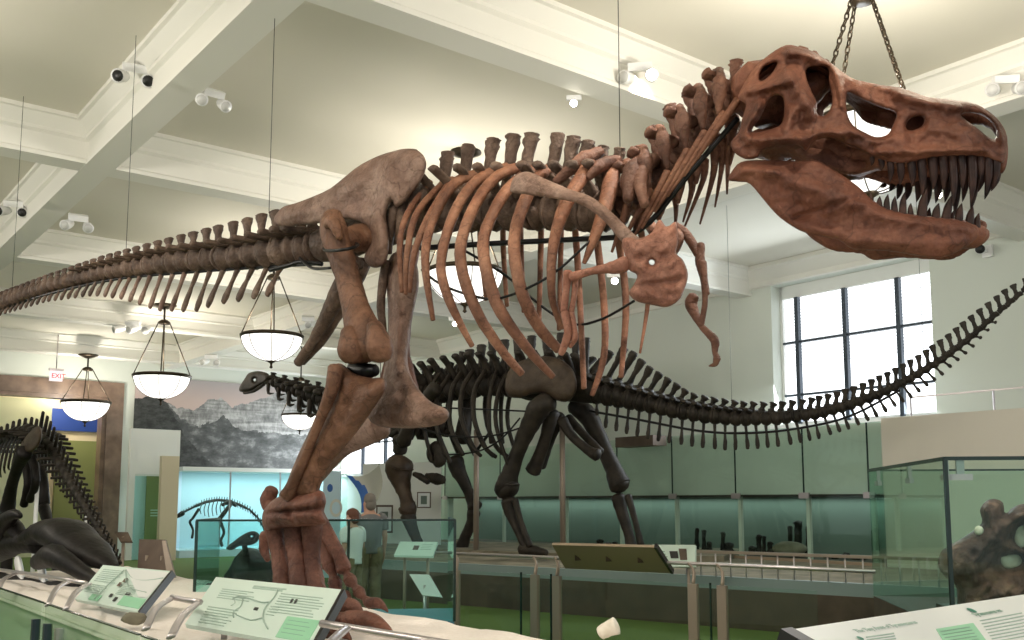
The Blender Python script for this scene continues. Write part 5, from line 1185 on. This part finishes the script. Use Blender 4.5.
# ================================================================== rails and glass guards
def mid_rail():
    a, e = onz(436, 552.5, 1.0), onz(875, 571.5, 1.0); d = (e - a).normalized(); nn = V((d.y, -d.x, 0)); nn = nn if nn.y < 0 else -nn
    t = thing('walkway_rail', 'tan metal rail with flat posts and glass panes along the middle walkway', 'railing', V(((a.x + e.x) / 2, (a.y + e.y) / 2, 0)))
    b = MB(); b.tube([a, e], .02, 8, 1); b.build('handrail', M['silver'], t)
    px = []
    for x in (456, 535, 557, 693, 722):
        r = ray(x, 575); s = ((a + nn * .12).dot(nn) - EYE.dot(nn)) / r.dot(nn); q = EYE + r * s; q.z = 0; px.append(q)
        b = MB(); b.obox(q + V((0, 0, .40)), d * .05, nn * .03, V((0, 0, .40))); ps = b.build('post', M['tan'], t, smooth=False)
        b = MB(); top = q + V((0, 0, .8)); f = a + d * (q - a).dot(d); f = V((f.x, f.y, 1.0)) - d * .12
        b.loft([top, top * .6 + f * .4 + V((0, 0, .05)) + d * .03, f], [(.018, .03), (.016, .026), (.014, .02)], 8, 4, ref=d, cap=(.1, .1)); b.build('bracket', M['tan'], ps)
    for i, j in ((0, 1), (1, 2), (2, 3), (3, 4)):
        b = MB(); b.slab([px[i] + d * .06 + V((0, 0, .06)), px[j] - d * .06 + V((0, 0, .06)), px[j] - d * .06 + V((0, 0, .8)), px[i] + d * .06 + V((0, 0, .8))], nn * .012); b.build('glass_pane', M['glassc'], t, smooth=False)
    b = MB(); q = px[4] + d * .06; w = px[4] + d * 1.0; b.slab([q + V((0, 0, .06)), w + V((0, 0, .06)), w + V((0, 0, .8)), q + V((0, 0, .8))], nn * .012); b.build('glass_pane', M['glassc'], t, smooth=False)
    for x in (521, 551, 710):
        r = ray(x, 575); s = ((a + nn * .12).dot(nn) - EYE.dot(nn)) / r.dot(nn); q = EYE + r * s
        b = MB(); b.obox(V((q.x, q.y, .42)), d * .008, nn * .01, V((0, 0, .4))); b.build('pane_edge', M['glasse'], t, smooth=False)
mid_rail()
def platform_rail():
    a, e = fl + D * 5.5 + DN * .07, fr - D * 2.0 + DN * .07
    t = thing('platform_rail', 'pale thin-rod rail along the front edge of the sauropod platform', 'railing', V(((a.x + e.x) / 2, (a.y + e.y) / 2, .66)))
    b = MB(); b.beam(a + V((0, 0, .98)), e + V((0, 0, .98)), .03, .04); b.build('handrail', M['tan'], t, smooth=False)
    n = 26
    for i in range(n):
        p = a + (e - a) * ((i + .5) / n); b = MB(); b.tube([p + V((0, 0, .655)), p + V((0, 0, .97))], .011, 6, 1); b.build('baluster', M['silver'], t)
platform_rail()
# glass guard at lower left, with curved brackets leaning in over the sand
gd = thing('glass_guard', 'green glass guard with curved silver brackets along the platform at lower left', 'railing', W(1.93, 6.5, 0))
ux = lambda x, y: onu(x, y, 1.93)
va, vm, vb, vc = ux(-60, 578).dot(BV), ux(43.5, 600).dot(BV), ux(141, 627).dot(BV), ux(230, 651).dot(BV)
for a, e in ((va, vm), (vm, vb), (vb, vc)):
    zt0, zt1 = .87, .87
    b = MB(); b.rbox(1.925, 1.94, e + .03, a - .03, .08, .86); b.build('glass_pane', M['glass'], gd, smooth=False)
    b = MB(); b.rbox(1.92, 1.945, e + .03, a - .03, .86, .868); b.build('pane_edge', M['glasse'], gd, smooth=False)
for x in (36, 48, 60, 130, 143):
    v0 = ux(x, 620).dot(BV); b = MB(); b.rbox(1.9, 1.96, v0 - .025, v0 + .025, 0, .72); b.build('post', M['silver'] if x == 60 else M['frame'], gd, smooth=False)
for (x0, y0, xm, ym, x1, y1) in ((-2, 590, 4, 579, 17, 573), (48, 605, 57, 588, 70, 581), (66, 609, 76, 592, 89, 584), (146, 629, 156, 609, 172, 598), (171, 637, 182, 617, 199, 602), (322, 655, 333, 640, 348, 627)):
    b = MB(); P0, P1, P2 = onu(x0, y0, 1.93), onu(xm, ym, 2.12), onu(x1, y1, 2.4)
    b.loft([P0, P1, P2], [(.03, .012)] * 3, 8, 5, ref=BV, cap=(.1, .1)); b.build('bracket', M['silver'], gd)
for rows in (((-30, 566), (30, 574), (86, 583)), ((172, 597), (186, 600), (200, 602)), ((322, 623.5), (362, 630), (470, 648))):
    b = MB(); b.tube([onu(x, y, 2.4) for x, y in rows], .02, 8, 2); b.build('handrail', M['silver'], gd)
# small loose things on the sand
p = onz(605, 636.5, .785); b = MB(); d = V((.9, -.3, .35)).normalized(); b.loft([p + V((-.03, 0, .02)), p + V((0, 0, .04)) + d * .02, p + V((0, 0, .045)) + d * .08], [.042, .05, .058], 12, 3, cap=(.4, .15), rough=.15)
tag(b.build('plaster_lump', M['plaster']), 'small white plaster lump lying on the edge of the pale sand', 'plaster piece')
p = onz(133, 621, .79); b = MB(); b.blob(p + V((0, 0, .02)), (.09, .06, .05), 12, .4); tag(b.build('stone', M['deck']), 'small tan stone on the sand below the left reading panel', 'stone')

# ================================================================== teal vitrine in the middle distance
a, e = at(197, 520.5, 10.3), at(455, 517, 10.6); zt_ = a.z; d = (V((e.x, e.y, 0)) - V((a.x, a.y, 0))).normalized(); nn = V((-d.y, d.x, 0)); nn = nn if nn.y > 0 else -nn
A0, E0 = V((a.x, a.y, 0)), V((e.x, e.y, 0)); dp = 1.3
tv = thing('glass_vitrine', 'wide low teal glass vitrine with dark top edge behind the tyrannosaur foot', 'display case', (A0 + E0) / 2)
M0 = A0 + d * ((at(349, 520, 10.48) - A0).dot(d))
def gpane(p, q, n_, z0_=.4):
    b = MB(); b.slab([p + V((0, 0, z0_)), q + V((0, 0, z0_)), q + V((0, 0, zt_)), p + V((0, 0, zt_))], n_ * .012); b.build('glass_pane', M['glassb'], tv, smooth=False)
gpane(A0 + d * .01, M0 - d * .01, nn); gpane(M0 + d * .01, E0 - d * .01, nn); gpane(A0 + nn * .02, A0 + nn * dp, d); gpane(E0 + nn * .02, E0 + nn * dp, -d)
b = MB(); prism(b, [A0, E0, E0 + nn * dp, A0 + nn * dp], 0, .4); b.build('plinth', mat('blue_plinth', (.10, .27, .36), .5), tv, smooth=False)
for p, q in ((A0, E0), (A0, A0 + nn * dp), (E0, E0 + nn * dp)):
    b = MB(); b.beam(p + V((0, 0, zt_)), q + V((0, 0, zt_)), .022, .022); b.build('top_edge', M['glasse'], tv, smooth=False)
for p in (A0, M0, E0):
    b = MB(); b.obox(p + V((0, 0, (zt_ + .4) / 2)), d * .014, nn * .014, V((0, 0, (zt_ - .4) / 2))); b.build('corner_post', M['glasse'], tv, smooth=False)
MT = Plane(A0 + nn * .75, (d.x, d.y))
b = MB(); plate(b, [(226, 548), (234, 541), (244, 534), (253, 531), (259, 534), (258, 541), (251, 545), (240, 546), (232, 550)], [[(251, 535.5), (253, 535.5), (252.5, 537), (251, 537)]], .8, lambda x, y, h: MT(x, y, .3 + h), .1, 4)
rk = MB(); p = MT(255, 560, 0); rk.blob(V((p.x, p.y, .84)), (.30, .26, .26), 14, .4); rk.blob(V((p.x - .3, p.y, .66)), (.28, .22, .15), 12, .3)
tag(rk.build('rock_mound', M['darkf']), 'dark rock mound inside the teal vitrine, left of the brown foot', 'rock')
b.loft([MT(244, 541, .3), MT(246, 556, .1)], [.03, .03], 8, 1); tag(b.build('fossil_skull', M['darkf']), 'small dark pointed skull above the rock mound in the teal vitrine', 'fossil')

# ================================================================== small skeleton in the blue showcase
MC = Plane(onv(225, 520, 30.1), (BU.x, BU.y))
sm = thing('small_dinosaur_skeleton', 'small dark dinosaur skeleton arched before the pale blue showcase back', 'dinosaur skeleton', MC(225, 548, 0))
SCV = [(180, 514), (188, 510), (196, 506), (206, 502), (218, 500), (229, 501), (240, 505), (250, 510), (258, 518), (263, 526), (268, 536)]
for i in range(34):
    x = 181 + i * 2.55; y = interp(SCV, x); c = MC(x, y, 0); f = MC(x + 2.5, interp(SCV, x + 2.5), 0) - c; s = pxm(1, c); mb = MB()
    R = (1.5 if 195 < x < 245 else 1.1) * s; mb.loft([c - f * .45, c + f * .45], [R, R], 7, 1, cap=(.2, .2))
    u = V((0, 0, 1)) + f * .6; mb.loft([c, c + u * (3.6 if x > 200 else 2.4) * s], [.5 * s, .4 * s], 5, 1)
    if x > 236: mb.loft([c, c - V((0, 0, 3.2 * s)) + f * .4], [.45 * s, .35 * s], 5, 1)
    mb.build('vertebra', M['apato'], sm)
for x, y, l in ((202, 504, 10), (206, 503, 13), (210, 502, 15), (214, 501, 15), (218, 501, 14), (222, 501, 12), (226, 502, 9)):
    limb('rib', [(x, y, .1, .5), (x - 2, y + l * .5, .3, .5), (x - 1, y + l, .25, .4)], M['apato'], sm, MC, n=5, k=3)
limb('skull', [(183, 513, 0, 2.6), (178, 516, 0, 2.0), (175, 518, 0, 1.2)], M['apato'], sm, MC)
for w in (.3, -.3):
    limb('forelimb', [(199, 509, w, 1.6), (193, 518, w, 1.3), (190, 522, w, 1.3), (193, 530, w, 1.1), (192, 538, w, 1.3)], M['apato'], sm, MC, n=7)
    limb('hindlimb', [(231, 504, w, 2.0), (222, 516, w, 2.2), (220, 520, w, 2), (224, 532, w, 1.4), (221, 540, w, 1.4), (222, 546, w, 1.6)], M['apato'], sm, MC, n=7)
limb('pelvis', [(222, 505, .15, 1.5), (230, 502, .15, 2.6), (236, 506, .15, 1.5)], M['apato'], sm, MC)
limb('support_rod', [(220, 520, 0, .6), (219, 547, 0, .6)], M['steel'], sm, MC, n=5)

# ================================================================== far corner: white partition, pictures, banner, poster
b = MB(); a, e = at(363, 464, 25), at(441, 462, 23.6); prism(b, [V((a.x, a.y, 0)), V((e.x, e.y, 0)), V((e.x, e.y + .2, 0)), V((a.x, a.y + .2, 0))], 0, a.z); struct(b, 'partition_wall_far', M['wallw'])
def picture(x0, x1, y0, y1, Y, lab, art):
    a, e = at(x0, y1, Y), at(x1, y0, Y); c = (a + e) / 2; t = thing('framed_picture', lab, 'picture', c); d = V((e.x - a.x, 0, 0)); z = V((0, 0, e.z - a.z))
    b = MB(); b.obox(c, d / 2, V((0, .03, 0)), z / 2); b.build('frame', M['wood'], t, smooth=False)
    b = MB(); b.obox(c - V((0, .033, 0)), d * .42, V((0, .004, 0)), z * .43); b.build('mat_board', M['panelw'], t, smooth=False)
    b = MB(); b.obox(c - V((0, .04, 0)), d * .22, V((0, .004, 0)), z * .26); b.build('print', art, t, smooth=False)
picture(376, 393, 505, 533, 23.8, 'dark-framed picture on the white partition, right of the standing man', M['casein'])
picture(417, 431, 492, 508, 23.2, 'small dark-framed picture on the white partition between the sauropod forelegs', M['casein'])
b = MB(); TLp, Wn = at(346, 475, 20), 12; vs = []
CORN = [at(346, 475, 20.2), at(379, 465, 19.6), at(361, 513, 19.9), at(373, 508, 19.3)]
for k in range(2):
    for i in range(Wn + 1):
        for j in range(9):
            u, v = i / Wn, j / 8; p = (CORN[0] * (1 - u) + CORN[1] * u) * (1 - v) + (CORN[2] * (1 - u) + CORN[3] * u) * v
            vs.append(p + V((.12 * math.sin(math.pi * v), .25 * math.sin(math.pi * u) + .012 * k, -.1 * math.sin(math.pi * u) * (1 - v))))
N9 = (Wn + 1) * 9; fs = []; mi = []
for k in range(2):
    for i in range(Wn):
        for j in range(8):
            q = [k * N9 + i * 9 + j, k * N9 + (i + 1) * 9 + j, k * N9 + (i + 1) * 9 + j + 1, k * N9 + i * 9 + j + 1]; fs.append(tuple(q)); mi.append(1 if (i / Wn) < .16 + .42 * (j / 8) else 0)
bnr = thing('hanging_banner', 'curved white hanging banner with blue left edge above the two visitors', 'banner', CORN[2])
b.v, b.f, b.mi = [tuple(p) for p in vs], fs, mi; b.build('banner_sheet', [mat('banner_white', (.5, .5, .44), .8), M['flagbl']], bnr)
for p in (CORN[0], CORN[1]):
    b = MB(); b.tube([p, V((p.x, p.y, ZC))], .008, 5, 1); b.build('hanging_wire', M['cable'], bnr)
ps = thing('poster_panel', 'pale blue upright poster panel with round motifs left of the hanging banner', 'panel', at(333, 540, 22))
b = MB(); a, e = at(322, 560, 22), at(341, 471, 22); b.obox(V(((a.x + e.x) / 2, 22, e.z / 2)), V(((e.x - a.x) / 2, 0, 0)), V((0, .05, 0)), V((0, 0, e.z / 2))); b.build('board', M['caseblue'], ps, smooth=False)
for y, r, mm in ((488, 4, 'flagbl'), (508, 9, 'fascia'), (508, 6, 'caseblue')):
    b = MB(); c = at(330 if y < 500 else 336, y, 21.94 - (.01 if r == 6 else 0)); rr = pxm(r, c)
    b.add([c + V((rr * math.cos(g) * .7, 0, rr * math.sin(g))) for g in np.linspace(0, 2 * math.pi, 19)[:-1]], [tuple(range(18))]); b.build('round_motif', M[mm], ps, smooth=False)
# ================================================================== two visitors behind the teal vitrine
def person(x, Y, hgt, face, label, top, bottom, hair, arms):
    """A standing figure: one skinned body, with clothes and hair as its children. face = heading angle of the figure."""
    g = at(x, 560, Y); base = V((g.x, g.y, 0)); t = thing('person', label, 'person', base)
    fx = V((math.cos(face), math.sin(face), 0)); sx = V((fx.y, -fx.x, 0)); K = hgt / 1.75
    def Q(s, f, z): return base + (sx * s + fx * f + V((0, 0, z))) * K
    vt_, ed, rd = [], [], []
    def add(p, r, par=None):
        vt_.append(p); rd.append((r[0] * K, r[1] * K) if isinstance(r, tuple) else (r * K, r * K))
        if par is not None: ed.append((par, len(vt_) - 1))
        return len(vt_) - 1
    pel = add(Q(0, 0, .95), (.15, .11)); wa = add(Q(0, 0, 1.1), (.135, .10), pel); ch = add(Q(0, .0, 1.3), (.155, .115), wa); sh = add(Q(0, -.01, 1.42), (.10, .08), ch)
    nk = add(Q(0, .01, 1.5), .058, sh); hd1 = add(Q(0, .03, 1.58), (.072, .085), nk); hd2 = add(Q(0, .03, 1.66), (.078, .098), hd1); add(Q(0, .02, 1.72), (.055, .065), hd2)
    nose = add(Q(0, .135, 1.615), .014, hd1)
    for s in (1, -1): add(Q(s * .085, .02, 1.62), (.012, .026), hd1)
    for s in (1, -1):
        a = add(Q(s * .18, -.01, 1.4), .058, sh); A1, A2, A3 = arms[0 if s > 0 else 1]
        el = add(Q(s * A1[0], A1[1], A1[2]), .042, a); wr = add(Q(s * A2[0], A2[1], A2[2]), .028, el); pm = add(Q(s * A3[0], A3[1], A3[2]), (.036, .022), wr)
        pv = (V(A3) - V(A2)).normalized()
        for k, (o, ln) in enumerate(((.03, .075), (.011, .085), (-.009, .08), (-.028, .062))):
            f1 = add(Q(s * (A3[0] + pv.x * .05), A3[1] + pv.y * .05 + o, A3[2] + pv.z * .05), .009, pm); add(Q(s * (A3[0] + pv.x * (.05 + ln) - .012), A3[1] + pv.y * (.05 + ln) + o, A3[2] + pv.z * (.05 + ln)), .007, f1)
        th = add(Q(s * (A3[0] - .01), A3[1] + .05, A3[2] - .01), .011, pm); add(Q(s * (A3[0] - .015), A3[1] + .065, A3[2] - .05), .008, th)
        hp = add(Q(s * .09, 0, .88), .092, pel); kn = add(Q(s * .1, .015, .5), .06, hp); an = add(Q(s * .105, -.01, .09), .04, kn); add(Q(s * .115, .13, .035), (.042, .03), an)
    me = bpy.data.meshes.new('body'); me.from_pydata([tuple(p - base) for p in vt_], ed, []); o = bpy.data.objects.new('body', me); COL.objects.link(o)
    o.modifiers.new('skin', 'SKIN'); su = o.modifiers.new('sub', 'SUBSURF'); su.levels = su.render_levels = 2
    for i, sv in enumerate(me.skin_vertices[0].data): sv.radius = rd[i]; sv.use_root = i == 0
    dg = bpy.context.evaluated_depsgraph_get(); m2 = bpy.data.meshes.new_from_object(o.evaluated_get(dg)); bpy.data.objects.remove(o)
    m2.name = 'body'; m2.materials.clear(); m2.materials.append(M['skin']); m2.polygons.foreach_set('use_smooth', [True] * len(m2.polygons))
    o = bpy.data.objects.new('body', m2); COL.objects.link(o); o.parent = t
    b = MB(); b.loft([Q(0, 0, .9), Q(0, 0, 1.08), Q(0, 0, 1.28), Q(0, -.01, 1.39), Q(0, -.01, 1.46)], [(.19 * K, .145 * K), (.18 * K, .14 * K), (.205 * K, .16 * K), (.215 * K, .135 * K), (.10 * K, .095 * K)], 16, 4, ref=sx, cap=(.05, .1))
    for s in (1, -1):
        A1 = arms[0 if s > 0 else 1][0]; b.loft([Q(s * .15, -.01, 1.4), Q(s * .19, -.005, 1.38), Q(s * (.18 * .35 + A1[0] * .65), A1[1] * .65, 1.4 * .35 + A1[2] * .65)], [.09 * K, .09 * K, .07 * K], 12, 3, cap=(.3, .05))
    b.build('shirt', top, t)
    b = MB()
    for s in (1, -1): b.loft([Q(s * .075, 0, .98), Q(s * .09, 0, .86), Q(s * .1, .01, .5), Q(s * .105, -.005, .09)], [(.115 * K, .125 * K), (.115 * K, .125 * K), (.085 * K, .09 * K), (.075 * K, .08 * K)], 14, 4, ref=sx, cap=(.1, .05))
    b.build('trousers', bottom, t)
    for s in (1, -1):
        b = MB(); b.loft([Q(s * .107, -.06, .045), Q(s * .11, .05, .05), Q(s * .117, .17, .035)], [(.05 * K, .045 * K), (.052 * K, .05 * K), (.045 * K, .032 * K)], 12, 3, ref=sx); b.build('shoe', M['shoe'], t)
    b = MB(); b.blob(Q(0, .005, 1.672), (.092 * K, .112 * K, .098 * K), 16, .12, axes=(sx, fx, V((0, 0, 1)))); b.blob(Q(0, -.05, 1.6), (.08 * K, .06 * K, .085 * K), 14, .12, axes=(sx, fx, V((0, 0, 1)))); b.build('hair', hair, t)
dn_ = ((.23, -.03, 1.14), (.24, .06, .9), (.24, .09, .82)); bent = ((.24, -.02, 1.14), (.16, .2, 1.12), (.1, .27, 1.14))
person(369, 14.6, 1.76, math.radians(115), 'person with grey hair in grey shirt standing with back turned below the hanging banner', M['shirtg'], M['trous'], M['hairg'], (dn_, bent))
person(352, 13.9, 1.55, math.radians(150), 'person with auburn hair in white top and olive trousers, in front of the taller visitor', M['shirtw'], M['trous'], M['hairr'], (bent, dn_))
# ================================================================== light
def light(name, kind, loc, power, col=(1, 1, 1), size=.3, aim=None, spot=None, blend=.6, size_y=None):
    L = bpy.data.lights.new(name, kind); L.energy = power; L.color = col
    if kind == 'AREA':
        L.size = size
        if size_y: L.shape = 'RECTANGLE'; L.size_y = size_y
    else: L.shadow_soft_size = size
    if kind == 'SPOT': L.spot_size = spot; L.spot_blend = blend
    o = bpy.data.objects.new(name, L); COL.objects.link(o); o.location = loc
    if aim is not None: o.rotation_euler = (V(aim) - V(loc)).to_track_quat('-Z', 'Y').to_euler()
    return o
wd = bpy.data.worlds.new('world'); SC.world = wd; wd.use_nodes = True
wd.node_tree.nodes['Background'].inputs[0].default_value = (.93, .97, 1, 1); wd.node_tree.nodes['Background'].inputs[1].default_value = WORLD
SC.view_settings.view_transform = 'Standard'; SC.view_settings.look = 'None'; SC.view_settings.gamma = 1
SC.view_settings.use_curve_mapping = False; SC.view_settings.exposure = EXPO
SC.cycles.use_denoising = True
SC.cycles.max_bounces = 7; SC.cycles.diffuse_bounces = 3; SC.cycles.transparent_max_bounces = 24; SC.cycles.sample_clamp_indirect = 6
# daylight through the two windows
light('daylight', 'AREA', W(UW - .15, (wl + wr) / 2, 4.3), 230, (.86, .94, 1), wl - wr, W(8, (wl + wr) / 2, .5), size_y=2.7)
light('daylight', 'AREA', W(UW - .15, (w2a + w2b) / 2, 3.4), 260, (.86, .94, 1), w2b - w2a, W(8, (w2a + w2b) / 2, .5), size_y=1.6)
# strip lights in the two showcases and the hall beyond the door
light('case_strip', 'AREA', W((sL + sR) / 2, 30.0, zt - .1), 70, (.75, .93, 1), sR - sL, W((sL + sR) / 2, 30.5, 0), size_y=.3)
light('hall_lamp', 'POINT', W((dL + dR) / 2 + 1, VW + 1.3, 5.2), 160, (1, .9, .72), .3)
cs = light('case_strip', 'AREA', W(UC + 1.1, (cv0 + cv1) / 2, CZ1 - .04), 32, (.88, 1, .93), .15, None, size_y=cv1 - cv0 - .3); cs.rotation_euler = (0, 0, PHI)

for c, r, w in LAMPS: light('bowl_and_added_uplight', 'POINT', c + V((0, 0, r * .12)), w * 1.8, (1, .92, .80), r * .35)
def aimed(p, q, w, ang, col=(1, .86, .66), size=.07): light('track_and_added_spot', 'SPOT', p, w, col, size, q, math.radians(ang), .8)
aimed(W(3.2, 1.5, 5.7), MR(800, 150, .2), 200, 40)
aimed(W(.5, 3.2, 5.7), MR(380, 250, .3), 238, 60)
aimed(W(3.2, 3.6, 5.7), MR(560, 230, .3), 161, 55)
aimed(W(-1.5, 6.5, 5.7), MR(180, 270, 0), 161, 60)
aimed(W(6.6, 3.0, 5.7), MR(900, 170, .2), 100, 45)
aimed(W(2.0, 1.0, 1.0), MR(860, 180, .2), 61, 60, (1, .82, .6))
aimed(onv(640, 74, 6.8), MA(560, 400, .5), 165, 60)

# bare uplights added for the hall's unseen lamps, left of and behind the viewer
for u, v, w in ((-.6, 3.8, 240), (-.6, 9.8, 260), (-1, 16, 220), (-7, 12, 220), (6.9, 3.6, 150), (6.8, -1.5, 170), (0, -2, 170)): light('bowl_and_added_uplight', 'POINT', W(u, v, 4.7), w, (1, .93, .83), .3)
aimed(C0 + FX * .9 + FD * .6 + V((0, 0, 3.6)), MV(1010, 570, .1), 60, 50, (1, .93, .86))  # spot added above the vitrine to brighten the fossil, no fixture there
aimed(W(4.4, 3.2, 5.7), onz(470, 622, .75), 480, 38, (1, .9, .8))  # unseen spot added under the ceiling to brighten the pale sand
